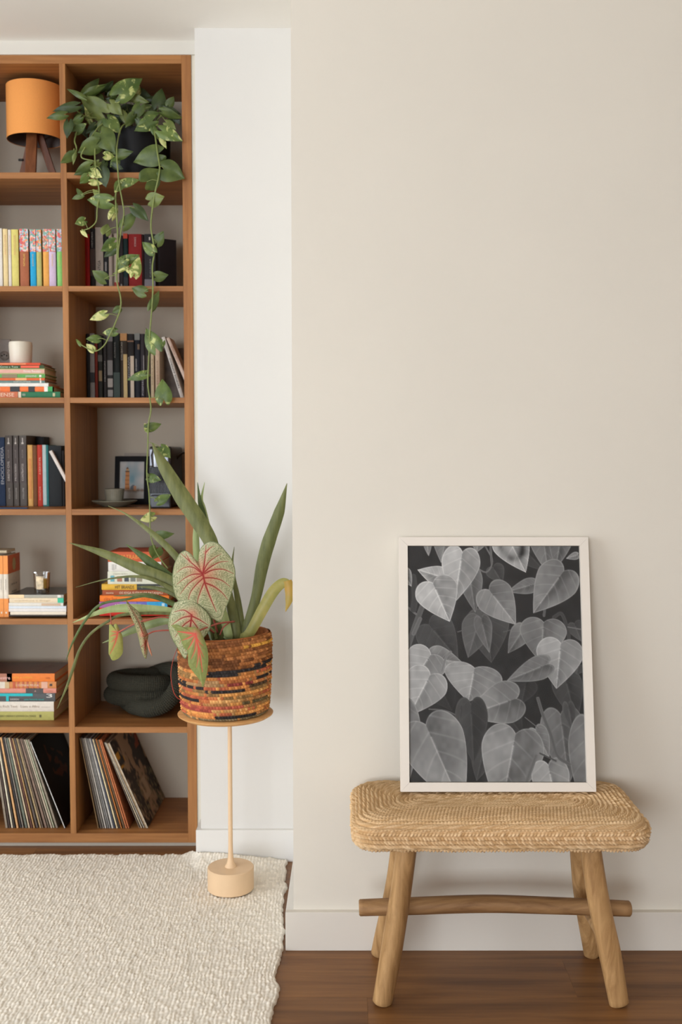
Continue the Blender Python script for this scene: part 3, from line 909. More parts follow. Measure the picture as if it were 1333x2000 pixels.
GL, GR = 'records in the bottom left compartment', 'records in the bottom right compartment'
record('black record sleeve with a white edge, rightmost in the bottom left compartment', 127.8, 60.5, 2.4, (24, 22, 22), 1618, 1449, GL, face=cover_dark, edge=(238, 232, 222))
b = 113.0
for i in range(19):
    wpx = [6.2, 3.6, 5.0, 4.2, 7.0, 3.4, 5.6][i % 7]
    t = b - (14 + 42 * max(0, (b + 26)) / 139.0)
    record('%s record sleeve, %s from the right, bottom left compartment' % (RNM[(i * 7 + 6) % 18], ORD[i + 1]), b, t, wpx * 0.57, REC[(i * 7 + 6) % 18], 1616.5 + (i % 3) * 0.5, 1441 + (i % 4), GL, 0.311 - 0.0007 * (i % 3))
    b -= wpx + 0.5
record('sepia record sleeve with a printed collage cover, rightmost in the bottom right compartment', 289.5, 214, 3.2, (150, 132, 112), 1618, 1436, GR, face=cover_collage, edge=(206, 190, 164))
b, col_i = 285.8, 0
for i, wpx in enumerate((3.2, 4.4, 4.0, 2.6)):
    record('%s record sleeve, %s from the right in the lower right leaning group' % (('tan', 'light grey', 'cream', 'grey-brown')[i], ORD[i + 1]), b, 210.6 - 2.3 * i, wpx * 0.34, ((190, 160, 124), (170, 162, 150), (206, 190, 164), (130, 116, 104))[i], 1617.5, 1440, GR, 0.311)
    b -= wpx + 0.4
b = 252.6
for i in range(14):
    wpx = [4.6, 3.2, 6.0, 3.0, 4.4][i % 5]
    t = b - 2.2 - (31 + 21 * (b - 183) / 70.0)
    cc = [(170, 100, 62), (206, 128, 84), (96, 74, 52), (196, 124, 66), (70, 62, 56), (210, 188, 150), (78, 82, 96), (178, 172, 164), (150, 146, 142), (120, 116, 112), (176, 168, 158), (140, 132, 122), (84, 74, 66), (130, 104, 72), (168, 146, 116)][i]
    nm = ['rust', 'orange-tan', 'dark brown', 'amber', 'black-brown', 'cream', 'slate blue', 'pale grey', 'plastic-wrapped grey', 'mid grey', 'silver grey', 'taupe', 'dark grey', 'brown', 'tan'][i]
    record('%s record sleeve, %s from the right in the lower right upright group' % (nm, ORD[i]), b, t, wpx * 0.58, cc, 1618, 1444 + (i % 3), GR, 0.311 - 0.0008 * (i % 3))
    b -= wpx + 0.25

# ------------------------------------------------------------------ small things on the shelves
# tripod lamp
YL = S + 0.17
lx = Xp(69, 240, YL)
lamp = empty('table_lamp', (lx, YL, ZT[1]), 'orange drum lamp on three wooden legs, top left compartment', 'lamp')
zt, zb = Zp(153, YL - 0.09), Zp(259, YL - 0.09)
R0 = 53 * (YL / F)
shade_m = mat((240, 160, 84), 0.85, 0.04, 500, 0.15, 600)
lathe('lamp_shade', lx, YL, [(R0 - 0.0015, zb), (R0, zb), (R0, zt), (R0 - 0.0015, zt), (R0 - 0.0015, zb)], shade_m, lamp, 64)
lathe('shade_lining', lx, YL, [(R0 - 0.0025, zb + 0.001), (R0 - 0.0022, zt - 0.004), (R0 - 0.004, zt - 0.003), (0.02, zt - 0.003)], mat((120, 108, 102), 0.8, 0.03), lamp, 48)
lathe('shade_ring', lx, YL, [(0.001, zb + 0.02), (0.03, zb + 0.02), (0.03, zb + 0.035), (0.001, zb + 0.035)], mat((50, 44, 40), 0.5), lamp, 24)
boxes('shade_spider', [(lx - R0 + 0.001, lx + R0 - 0.001, YL - 0.002, YL + 0.002, zb + 0.026, zb + 0.03), (lx - 0.002, lx + 0.002, YL - R0 + 0.001, YL + R0 - 0.001, zb + 0.026, zb + 0.03)], mat((60, 54, 50), 0.5), lamp)
lathe('bulb', lx, YL, [(0.001, zb + 0.02), (0.013, zb + 0.02), (0.014, zb + 0.05), (0.03, zb + 0.09), (0.02, zb + 0.118), (0.001, zb + 0.12)], mat((236, 228, 214), 0.3), lamp, 20)
legm = wood('lamp_leg_wood', (104, 58, 30), (142, 86, 50), (40, 40, 4), 0.45)
zl = ZT[1] + 0.0006


def slat(name, top, bot, wx, wy, m, parent):
    top, bot = Vector(top), Vector(bot)
    V = []
    for c in (bot, top):
        V += [c + Vector((sx * wx, sy * wy, 0)) for sx, sy in ((-1, -1), (1, -1), (1, 1), (-1, 1))]
    return mesh(name, V, ((0, 1, 2, 3), (4, 7, 6, 5), (0, 4, 5, 1), (1, 5, 6, 2), (2, 6, 7, 3), (3, 7, 4, 0)), m, parent)


slat('leg', (lx - 0.006, YL - 0.015, zb + 0.03), (Xp(60, 335, YL - 0.06), YL - 0.065, zl), 0.017, 0.006, legm, lamp)
slat('leg', (lx + 0.010, YL + 0.004, zb + 0.03), (Xp(112, 335, YL + 0.03), YL + 0.03, zl), 0.0115, 0.008, legm, lamp)
slat('leg', (lx - 0.012, YL + 0.006, zb + 0.03), (Xp(36, 335, YL + 0.04), YL + 0.045, zl), 0.009, 0.008, legm, lamp)
kp = P(43, 314, YL + 0.027)
tube('leg_bolt', [kp + Vector((-0.008, -0.01, 0)), kp + Vector((0.008, -0.01, 0))], 0.004, mat((40, 36, 34), 0.4), lamp, seg=8)

# black plant pot
YP = S + 0.18
pxc = Xp(268, 300, YP)
pot = empty('plant_pot', (pxc, YP, ZT[1]), 'large black plant pot in the top right compartment', 'pot')
zp = ZT[1] + 0.0006
zr = Zp(246, YP - 0.11)
RP = 0.111
blackm = mat((22, 21, 21), 0.55, 0.06, 20, spec=0.25)
lathe('pot_body', pxc, YP, [(0.001, zp + 0.004), (RP - 0.012, zp + 0.004), (RP - 0.006, zp + 0.012), (RP, zr - 0.01), (RP, zr), (RP - 0.005, zr), (RP - 0.006, zr - 0.02), (0.001, zr - 0.022)], blackm, pot, 56)
lathe('drip_tray', pxc, YP, [(0.001, zp), (RP + 0.002, zp), (RP + 0.006, zp + 0.012), (RP + 0.003, zp + 0.012), (RP - 0.002, zp + 0.003), (0.001, zp + 0.003)], blackm, pot, 56)
lathe('soil', pxc, YP, [(0.001, zr - 0.014), (RP - 0.007, zr - 0.016), (RP - 0.007, zr - 0.02)], mat((48, 36, 28), 0.95, 0.3, 80), pot, 32)

# white candle
zs = Zp(708.4, S + 0.02) + 0.0006
YC = S + 0.085
xc = Xp(40.5, 690, YC)
rc = 22.3 * YC / F
zc1 = Zp(668, YC)
can = empty('candle', (xc, YC, zs), 'white ceramic candle jar on top of the left book stack', 'candle')
lathe('jar', xc, YC, [(0.001, zs), (rc * 0.86, zs), (rc * 0.92, zs + 0.006), (rc, zc1 - 0.012), (rc * 0.97, zc1 - 0.002), (rc * 0.9, zc1), (rc * 0.88, zc1 - 0.006), (0.001, zc1 - 0.007)], mat((226, 216, 196), 0.35, 0.03, 30), can, 40)
tube('wick', [(xc - 0.003, YC, zc1 - 0.008), (xc - 0.003, YC, zc1 + 0.006)], 0.0016, mat((180, 160, 130), 0.8), can, seg=6)

# framed lighthouse watercolour
z4 = ZT[4] + 0.0006
YF = Yat(985.5, z4)
fx0, fx1 = Xp(222.5, 940, YF), Xp(290, 940, YF)
fz1 = Zp(891, YF + 0.02)
pf = empty('picture_frame', ((fx0 + fx1) / 2, YF, z4), 'small black framed watercolour of a lighthouse behind the cup', 'picture frame')
lean = 0.14


def fpt(x, z, off):                       # a point of the leaning frame
    k = (z - z4)
    return (x, YF + k * lean + off, z4 + k)


bw = 0.0165


def fbar(name, x0, x1, z0, z1, o0, o1, m, parent):
    V = [fpt(x, z, o) for x in (x0, x1) for o in (o0, o1) for z in (z0, z1)]
    return mesh(name, V, ((0, 1, 3, 2), (4, 6, 7, 5), (0, 4, 5, 1), (2, 3, 7, 6), (0, 2, 6, 4), (1, 5, 7, 3)), m, parent)


fblk = mat((20, 18, 18), 0.6, 0.05, spec=0.15)
zi0, zi1 = Zp(974, YF + 0.005), Zp(901.5, YF + 0.02)
xi0, xi1 = Xp(231, 940, YF), Xp(280, 940, YF)
fbar('frame_bar', fx0, xi0, z4, fz1, 0, 0.016, fblk, pf)
fbar('frame_bar', xi1, fx1, z4, fz1, 0, 0.016, fblk, pf)
fbar('frame_bar', xi0, xi1, z4, zi0, 0, 0.016, fblk, pf)
fbar('frame_bar', xi0, xi1, zi1, fz1, 0, 0.016, fblk, pf)
fbar('backing', fx0 + 0.002, fx1 - 0.002, z4 + 0.002, fz1 - 0.002, 0.0165, 0.02, mat((90, 74, 60), 0.8), pf)
n, m_ = 110, 76
vv, uu = np.linspace(0, 1, n)[:, None], np.linspace(0, 1, m_)[None, :]
art = np.zeros((n, m_, 3))
sky = np.clip(1.1 - 2.4 * np.hypot(uu - 0.52, (vv - 0.55) * 0.9) + 0.7 * (vnoise(n, m_, 6, 2) - 0.5), 0, 1)[:, :, None]
art[:] = np.array(lin((206, 200, 192))) * (1 - sky) + np.array(lin((128, 160, 168))) * sky
gr = np.clip(1.2 - np.abs(vv - 0.22) / 0.07 - np.abs(uu - 0.5) * 0.9 + 0.6 * (vnoise(n, m_, 12, 5) - 0.5), 0, 1)[:, :, None]
art = art * (1 - gr) + np.array(lin((140, 112, 92))) * gr
bl = (np.abs(uu - 0.55) < 0.12 - 1.2 * np.clip(vv - 0.3, 0, 1)) & (vv > 0.24) & (vv < 0.37)
art[bl] = lin((112, 118, 124))
bl = (np.abs(uu - 0.62) < 0.05) & (vv > 0.22) & (vv < 0.34)
art[bl] = lin((206, 150, 110))
tw = (np.abs(uu - 0.31) < 0.10 - 0.03 * vv) & (vv > 0.24) & (vv < 0.72)
art[tw] = np.array(lin((206, 138, 82)))
art[tw & (np.abs((vv * 9) % 1 - 0.5) < 0.12)] = lin((168, 104, 62))
art[(np.abs(uu - 0.31) < 0.085) & (vv >= 0.72) & (vv < 0.745)] = lin((110, 82, 64))
art[(np.abs(uu - 0.31) < 0.055) & (vv >= 0.745) & (vv < 0.80)] = lin((206, 160, 110))
art[(np.abs(uu - 0.31) < 0.06 - 1.0 * (vv - 0.80)) & (vv >= 0.80) & (vv < 0.86)] = lin((120, 80, 60))
G = np.zeros((n, m_, 3))
zz = zi0 + (zi1 - zi0) * vv
G[:, :, 0] = xi0 + (xi1 - xi0) * uu
G[:, :, 1] = YF + (zz - z4) * lean + 0.010
G[:, :, 2] = zz
gridmesh('print', G, colmat('print_matt', 0.6), pf, art, smooth=False)
card = tag(mesh('envelope', [fpt(x, z, o) for x in (Xp(237, 890, YF), Xp(282, 890, YF)) for o in (0.024, 0.0255) for z in (z4 + 0.06, Zp(885, YF + 0.03))],
                ((0, 1, 3, 2), (4, 6, 7, 5), (0, 4, 5, 1), (2, 3, 7, 6), (0, 2, 6, 4), (1, 5, 7, 3)), mat((176, 164, 150), 0.8)), 'pale card standing up behind the lighthouse picture', 'card')

# cup and saucer
YS = Yat(991, z4) + 0.055
xs = Xp(224, 985, YS)
sau = empty('saucer', (xs, YS, z4), 'wide grey-green saucer under the stoneware cup', 'saucer')
RS = 44 * YS / F
ceram = mat((128, 124, 106), 0.35, 0.12, 60)
lathe('plate', xs, YS, [(0.001, z4), (RS * 0.5, z4), (RS * 0.55, z4 + 0.003), (RS * 0.9, z4 + 0.014), (RS, z4 + 0.019), (RS * 0.985, z4 + 0.021), (RS * 0.88, z4 + 0.017), (RS * 0.5, z4 + 0.007), (0.001, z4 + 0.006)], ceram, sau, 56)
cup = empty('cup', (xs, YS, z4 + 0.007), 'grey ribbed stoneware cup on the saucer', 'cup')
rc = 19.4 * YS / F
zc0, zc1 = z4 + 0.0072, Zp(954.5, YS)
seg = 96
prof = [(0.001, zc0), (rc * 0.72, zc0), (rc * 0.8, zc0 + 0.004)] + [(rc * (0.82 + 0.16 * k / 8), zc0 + 0.006 + (zc1 - zc0 - 0.010) * k / 8) for k in range(9)] + [(rc, zc1 - 0.002), (rc * 0.98, zc1), (rc * 0.94, zc1 - 0.002), (rc * 0.8, zc0 + 0.008), (0.001, zc0 + 0.007)]
an = np.linspace(0, 2 * math.pi, seg, endpoint=False)
G = np.zeros((len(prof), seg, 3))
for i, (r, z) in enumerate(prof):
    rr = r * (1 + (0.014 * np.cos(an * 32) if 3 <= i <= 11 else 0))
    G[i, :, 0], G[i, :, 1], G[i, :, 2] = xs + rr * np.cos(an), YS + rr * np.sin(an), z
gridmesh('body', G[::-1], mat((142, 136, 118), 0.32, 0.08, 60), cup, wrap_j=True)

# capsule coffee machine
YM = Yat(992.5, z4)
mx0, mx1 = Xp(290.5, 930, YM), Xp(334, 930, YM)
zm1 = Zp(872, YM)
mc = empty('coffee_machine', ((mx0 + mx1) / 2, YM + 0.12, z4), 'black capsule coffee machine with a glossy top and grid front', 'coffee machine')
mb = mat((24, 24, 26), 0.3, 0.05, spec=0.5)
zg1, zg0 = Zp(913, YM), Zp(964, YM)
box('body', mx0, mx1, YM + 0.012, YM + 0.235, z4 + 0.004, zm1, mb, mc, 0.006)
box('top_front', mx0 + 0.002, mx1 - 0.004, YM + 0.002, YM + 0.016, zg1, zm1 - 0.004, mat((96, 96, 100), 0.3, 0.04, metal=0.8), mc, 0.006)
lathe('brew_head', (mx0 + mx1) / 2 - 0.006, YM + 0.016, [(0.001, zg1 + 0.002), (0.024, zg1 + 0.002), (0.027, zg1 + 0.04), (0.022, zg1 + 0.062), (0.001, zg1 + 0.064)], mat((120, 120, 122), 0.25, 0.03, metal=0.9), mc, 28)
bars = []
for k in range(15):
    x = mx0 + 0.003 + (mx1 - mx0 - 0.006) * k / 14
    bars.append((x - 0.0006, x + 0.0006, YM + 0.004, YM + 0.013, zg0, zg1 - 0.001))
for k in range(17):
    z = zg0 + (zg1 - zg0 - 0.001) * k / 16
    bars.append((mx0 + 0.002, mx1 - 0.002, YM + 0.0045, YM + 0.013, z - 0.0006, z + 0.0006))
o = boxes('front_grid', bars, mat((62, 60, 60), 0.35), mc)
box('drip_tray', mx0 + 0.006, mx1 - 0.001, YM - 0.004, YM + 0.03, z4, zg0 - 0.004, mat((52, 53, 56), 0.3), mc, 0.005)
box('water_tank', mx0 + 0.01, mx1 - 0.004, YM + 0.236, YM + 0.262, z4 + 0.01, zm1 - 0.01, mat((60, 62, 66), 0.15), mc, 0.004)
pl = P(350, 886, YM + 0.14)
tube('lever', [(mx1 - 0.004, YM + 0.12, pl.z - 0.02), (mx1 + 0.010, YM + 0.16, pl.z), (mx1 + 0.022, YM + 0.2, pl.z + 0.004)], 0.004, mb, mc, seg=8)

# glass candle
zg = Zp(1161.4, S + 0.014) + 0.0012
YG = S + 0.07
xg = Xp(82, 1140, YG)
rg = 16.5 * YG / F
z1g = Zp(1118, YG)
gc = empty('glass_candle', (xg, YG, zg), 'clear glass candle with yellow wax on the white magazines', 'candle')
gm = bpy.data.materials.new('clear_glass')
gm.use_nodes = True
b_ = gm.node_tree.nodes['Principled BSDF']
b_.inputs['Base Color'].default_value = (0.97, 0.98, 0.97, 1)
b_.inputs['Roughness'].default_value = 0.03
b_.inputs['Transmission Weight'].default_value = 1.0
b_.inputs['IOR'].default_value = 1.45
lathe('glass', xg, YG, [(0.001, zg), (rg * 0.86, zg), (rg, z1g), (rg * 0.93, z1g), (rg * 0.82, zg + 0.013), (0.001, zg + 0.013)], gm, gc, 40)
lathe('wax', xg, YG, [(0.001, zg + 0.0135), (rg * 0.80, zg + 0.0135), (rg * 0.86, zg + 0.042), (0.001, zg + 0.042)], mat((238, 196, 96), 0.5, 0.06, 40), gc, 32)
lab = []
for i in range(7):
    for j in range(9):
        a = -math.pi / 2 + (i - 3) / 3 * 0.45
        z = zg + 0.012 + (z1g - zg - 0.022) * j / 8
        r = rg * (0.87 + 0.13 * (z - zg) / (z1g - zg)) + 0.0007
        lab.append((xg + r * math.cos(a), YG + r * math.sin(a), z))
mesh('paper_label', lab, [(i * 9 + j, i * 9 + j + 1, (i + 1) * 9 + j + 1, (i + 1) * 9 + j) for i in range(6) for j in range(8)], mat((226, 206, 172), 0.7, 0.28, 90), gc, True)

# ------------------------------------------------------------------ knotted cushion
zk = ZT[6] + 0.0006
RK = 0.0285
kc = empty('knot_cushion', (Xp(275, 1370, 3.58), 3.58, zk), 'black crocheted knot cushion in the compartment beside the basket', 'cushion')


def crochet_tube(name, path, closed, m, parent, taper=False):
    path = np.asarray(path)
    seglen = np.linalg.norm(np.diff(np.vstack([path, path[:1]]) if closed else path, axis=0), axis=1)
    tot = seglen.sum()
    cum = np.concatenate([[0], np.cumsum(seglen)])
    ext = np.vstack([path, path[:1]]) if closed else path
    rows = int(tot / 0.0062)
    n = rows * 4
    s = np.linspace(0, tot, n, endpoint=not closed)
    pp = np.stack([np.interp(s, cum, ext[:, i]) for i in range(3)], 1)
    seg = 27 * 4
    rad = np.full(n, RK)
    if taper:
        e = np.minimum(s, tot - s)
        rad = RK * np.sqrt(np.clip(1 - (1 - np.clip(e / RK, 0, 1)) ** 2, 0.001, 1))
    V, N = tube_arrays(pp, rad, seg, closed)
    ph = s / tot * rows
    ang = np.arange(seg) / 4.0
    bump = np.abs(np.sin(math.pi * ph))[:, None] ** 0.7 * np.abs(np.sin(math.pi * ang))[None, :] ** 0.7
    V = V + N * (0.0046 * (bump - 0.6))[:, :, None]
    if closed:
        V = np.concatenate([V, V[:1]], 0)
    return gridmesh(name, V, m, parent, wrap_j=True)


km = mat((64, 62, 52), 0.9, 0.15, 200, spec=0.1)
z_lo, z_hi = zk + RK + 0.028, zk + RK * 3 + 0.022
cxk, cyk = Xp(276, 1350, 3.59), 3.60
coil = []
for a in np.linspace(-0.25 * math.pi, 3.75 * math.pi, 90):
    f_ = (a + 0.25 * math.pi) / (4 * math.pi)
    z = z_lo + (z_hi - z_lo) * (1 / (1 + math.exp(-(f_ - 0.5) * 16)))
    coil.append((cxk + (0.092 + 0.01 * (f_ < .5)) * -math.cos(a + math.pi), cyk - 0.058 * math.sin(a + math.pi) * -1, z))
crochet_tube('coil', coil, False, km, kc, True)
rp = [(262, 1386, 3.535), (292, 1388, 3.498), (322, 1374, 3.495), (345, 1347, 3.515), (352, 1320, 3.56), (338, 1309, 3.63), (308, 1314, 3.69), (283, 1328, 3.705), (262, 1352, 3.70), (246, 1376, 3.64)]
pts = [P(*q) for q in rp]
pts = [Vector((q.x, min(q.y, BK - RK - 0.004), max(q.z, zk + RK + 0.003))) for q in pts]
cl = catmull(pts + pts[:1], 120)[:-1]
crochet_tube('loop', cl, True, km, kc)

# ------------------------------------------------------------------ rug
zr_ = 0.013
x_w = Xp(384, 1662, 3.28)


def edge_far(x):
    k = np.clip((x - x_w) / 0.03 + 0.5, 0, 1)
    return 3.293 * (1 - k) + 3.249 * k


def edge_right(y):
    xa, ya = Xp(561.5, 1682, 3.249), 3.249
    xm, ym2 = Xp(549.5, 1850, Yat(1850, zr_)), Yat(1850, zr_)
    xn, yn = Xp(536, 2000, Yat(2000, zr_)), Yat(2000, zr_)
    return np.interp(y, [0.5, yn, ym2, ya], [xn + 0.06, xn, xm, xa])


RPX = 0.0098
us = np.concatenate([np.arange(-3.6, -1.32, 0.05), np.arange(-1.32, 0.0001, RPX / 5)])    # x offset from the right edge
vs_ = np.concatenate([np.arange(-3.1, -1.12, 0.05), np.arange(-1.12, 0.0001, 0.0040)])      # y offset from the far edge
X0 = us[None, :] + np.zeros((len(vs_), 1))
ynom = 3.26 + vs_[:, None] + 0 * X0
rag = 0.013 * (vnoise(len(vs_), 2, 26, 6)[:, :1] - 0.5) + 0.0015 * np.sin(ynom * 23)
Xr = us[None, :] + edge_right(ynom) + rag * np.exp(us / 0.03)[None, :] + 0.008 * (vnoise(len(vs_), len(us), 16, 4) - 0.5) + 0.005 * (vnoise(len(vs_), len(us), 120, 5) - 0.5)
Yr = edge_far(Xr) + vs_[:, None] + (0.003 * np.sin(Xr * 43) + 0.002 * np.sin(Xr * 97 + 1)) * np.exp(vs_ / 0.02)[:, None]
row = us / RPX
ri = np.floor(row).astype(int)
rj = RNG.random(400)
ph = (Yr / 0.0135) + rj[ri % 400][None, :] * 2.0
pi_ = np.floor(ph).astype(int) % 4000
fl = RNG.random((400, 4000))[np.broadcast_to(ri % 400, pi_.shape), pi_]
prof = np.abs(np.sin(math.pi * row)) ** 0.5
st = np.abs(np.sin(math.pi * ph)) ** 0.7
hgt = 0.0082 + 0.0036 * prof[None, :] * (0.3 + 0.7 * st) * (0.45 + 1.0 * fl)
hgt *= np.clip(-us / 0.006, 0, 1)[None, :] ** 0.5 * 0.7 + 0.3
# the far edge rides up against the baseboard beside the shelves
lift = np.interp(Xr, [x_w - 0.05, x_w + 0.02, Xp(470, 1670, 3.25), Xp(555, 1680, 3.25)], [0.0, 0.026, 0.017, 0.0])
hgt = hgt + lift * np.clip(1 + vs_[:, None] / 0.11, 0, 1) ** 2
big = vnoise(len(vs_), len(us), 9, 14)
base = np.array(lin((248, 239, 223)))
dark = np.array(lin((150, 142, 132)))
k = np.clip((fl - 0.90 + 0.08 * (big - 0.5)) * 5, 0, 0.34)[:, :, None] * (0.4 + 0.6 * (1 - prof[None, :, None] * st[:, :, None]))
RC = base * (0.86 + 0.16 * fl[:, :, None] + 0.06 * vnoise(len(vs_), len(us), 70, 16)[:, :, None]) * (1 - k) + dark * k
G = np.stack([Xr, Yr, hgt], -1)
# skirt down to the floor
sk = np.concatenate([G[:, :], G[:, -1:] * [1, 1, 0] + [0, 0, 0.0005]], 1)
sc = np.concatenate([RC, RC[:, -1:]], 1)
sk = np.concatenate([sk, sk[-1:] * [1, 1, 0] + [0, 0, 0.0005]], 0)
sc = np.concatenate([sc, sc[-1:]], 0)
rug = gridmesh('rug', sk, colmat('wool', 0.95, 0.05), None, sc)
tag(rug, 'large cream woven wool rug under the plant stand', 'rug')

# ------------------------------------------------------------------ plant stand
YB = Yat(1735.5, 0.0135)
xb_ = Xp(451, 1710, YB)
z0 = 0.0148
st_ = empty('plant_stand', (xb_, YB, z0), 'tall peach metal plant stand with a heavy round base on the rug', 'plant stand')
peach = mat((232, 198, 158), 0.5, 0.02, 30)
RB = 46 * YB / F
zb1 = Zp(1692, YB)
lathe('base', xb_, YB, [(0.001, z0), (RB - 0.002, z0), (RB, z0 + 0.002), (RB, zb1 - 0.002), (RB - 0.002, zb1), (0.001, zb1)], peach, st_, 64)
zd = Zp(1397, YB)
lathe('pole', xb_, YB, [(0.0175, zb1), (0.0165, zb1 + 0.003), (0.011, zb1 + 0.012), (0.0078, zb1 + 0.03), (0.0066, zb1 + 0.06), (0.0062, zd)], peach, st_, 24)
RD = 94 * YB / F
topm = wood('stand_top_wood', (206, 150, 92), (226, 176, 116), (6, 60, 60), 0.5)
xd_ = Xp(441, 1392, YB)
lathe('top_disc', xd_, YB, [(0.001, zd - 0.001), (RD - 0.012, zd - 0.001), (RD - 0.001, zd + 0.006), (RD, zd + 0.009), (RD - 0.002, zd + 0.0105), (0.001, zd + 0.0105)], topm, st_, 72)

# ------------------------------------------------------------------ crocheted basket
zk0 = zd + 0.011
zk1 = Zp(1238, YB)
xk = Xp(440, 1320, YB)
RB1 = 89.5 * YB / F
bas = empty('basket', (xk, YB, zk0), 'round crocheted basket in orange, brown and black stripes on the plant stand', 'basket')
ROWS, STI = 25, 92
nr, ns = ROWS * 5, STI * 5
hh_ = np.linspace(0, 1, nr)
aa = np.linspace(0, 2 * math.pi, ns, endpoint=False)
rprof = RB1 * np.interp(hh_, [0, 0.04, 0.12, 0.5, 0.85, 1.0], [0.90, 0.945, 0.965, 1.0, 1.005, 0.985])
ph = hh_[:, None] * ROWS + aa[None, :] * 0 + 0.16 * np.sin(aa * 3 + 1)[None, :] * hh_[:, None]
ri = np.clip(np.floor(ph).astype(int), 0, ROWS - 1)
jit = RNG.random(ROWS + 2)
sp = aa[None, :] / (2 * math.pi) * STI + 0.5 * (ri % 2) + 0.25 * (ph - ri)
si = np.floor(sp).astype(int) % STI
rb = np.abs(np.sin(math.pi * ph)) ** 0.6
sb = np.abs(np.sin(math.pi * sp)) ** 0.7
sj = RNG.random((ROWS, STI))
dis = 0.0078 * rb * (0.42 + 0.58 * sb) * (0.75 + 0.5 * sj[ri, si])
lump = 0.0035 * np.sin(2 * aa + 0.7)[None, :] * hh_[:, None] + 0.002 * np.sin(3 * aa)[None, :]
rr = rprof[:, None] + dis - 0.0048 + lump
ht = (zk1 - zk0)
pal = [(186, 106, 44), (150, 84, 36), (206, 128, 58), (224, 146, 66), (122, 68, 32), (190, 92, 56), (168, 122, 66), (108, 92, 60)]
DK, YE, RE = (58, 52, 50), (230, 164, 40), (150, 60, 48)
rc_ = np.zeros((ROWS, STI, 3))
for r in range(ROWS):
    j = 0
    if r in (11, 12):
        pool = [(200, 120, 52), (222, 144, 62), (186, 106, 44), (176, 134, 82)]
    elif r > 15:
        pool = [(182, 110, 46), (148, 88, 40), (194, 122, 56), (128, 76, 36), (168, 102, 40)]
    else:
        pool = [(214, 134, 54), (232, 156, 64), (200, 112, 50), (182, 124, 62), (196, 98, 54), (160, 118, 62), (222, 162, 84)]
    while j < STI:
        ln = random.randint(5, 16)
        c = random.choice(pool)
        for q in range(j, min(STI, j + ln)):
            rc_[r, q] = lin(c) if random.random() > 0.12 else lin(random.choice(pool))
        j += ln


def run(r, a0, a1, c):                    # colour a stretch of row r; angles in degrees, -90 faces the room
    for q in range(STI):
        d = (q / STI * 360 + 180) % 360 - 180
        if a0 <= d <= a1 and random.random() > 0.06:
            rc_[r, q] = lin(c)


run(22, -62, 10, YE)
run(16, -45, 0, DK); run(15, -105, -18, DK); run(14, -112, -70, DK)
run(11, -175, -140, DK); run(10, -178, -112, DK); run(9, -108, -58, DK); run(10, -52, -18, (88, 66, 44)); run(11, -80, -45, RE)
run(6, -180, -118, DK); run(5, -60, -10, (110, 92, 56)); run(4, -175, -60, (190, 88, 58)); run(3, -180, -100, (176, 74, 56))
run(1, -100, -38, DK); run(0, -180, 0, (130, 110, 74)); run(12, -40, 0, DK)
rc_ = rc_ * 0.85 + 0.13 * rc_.mean(-1, keepdims=True) + 0.004
rc_ = rc_ * (0.70 + 0.60 * sj[:, :, None])
BC = rc_[ri, si]
G = np.stack([xk + rr * np.cos(aa)[None, :], YB + rr * np.sin(aa)[None, :], zk0 + ht * hh_[:, None] + 0.006 * (rr / RB1) * np.cos(aa)[None, :] * hh_[:, None]], -1)
G[:8, :, 2] = np.maximum(G[:8, :, 2], zk0)
wool = colmat('basket_cord', 0.9, 0.08)
gridmesh('woven_wall', G, wool, bas, BC, wrap_j=True)
inner = [(rr[-1].mean() - 0.001, 0), (rr[-1].mean() - 0.004, 0.004), (rr[-1].mean() - 0.009, 0.001), (rr[-1].mean() - 0.012, -0.03), (rr[-1].mean() - 0.014, -0.09)]
Gi = np.zeros((len(inner), 96, 3))
ai = np.linspace(0, 2 * math.pi, 96, endpoint=False)
for i, (r, dz) in enumerate(inner):
    Gi[i] = np.stack([xk + r * np.cos(ai) * 1.0, YB + r * np.sin(ai), zk1 + dz + 0.006 * np.cos(ai) + 0 * ai], -1)
gridmesh('rim', Gi, mat((150, 86, 40), 0.9, 0.3, 120), bas, wrap_j=True)
lathe('soil', xk, YB, [(0.001, zk1 - 0.03), (RB1 - 0.012, zk1 - 0.034), (RB1 - 0.012, zk1 - 0.04)], mat((50, 38, 28), 0.95, 0.3, 90), bas, 32)

# ------------------------------------------------------------------ leaves
CAMP = Vector((0, 0, H))


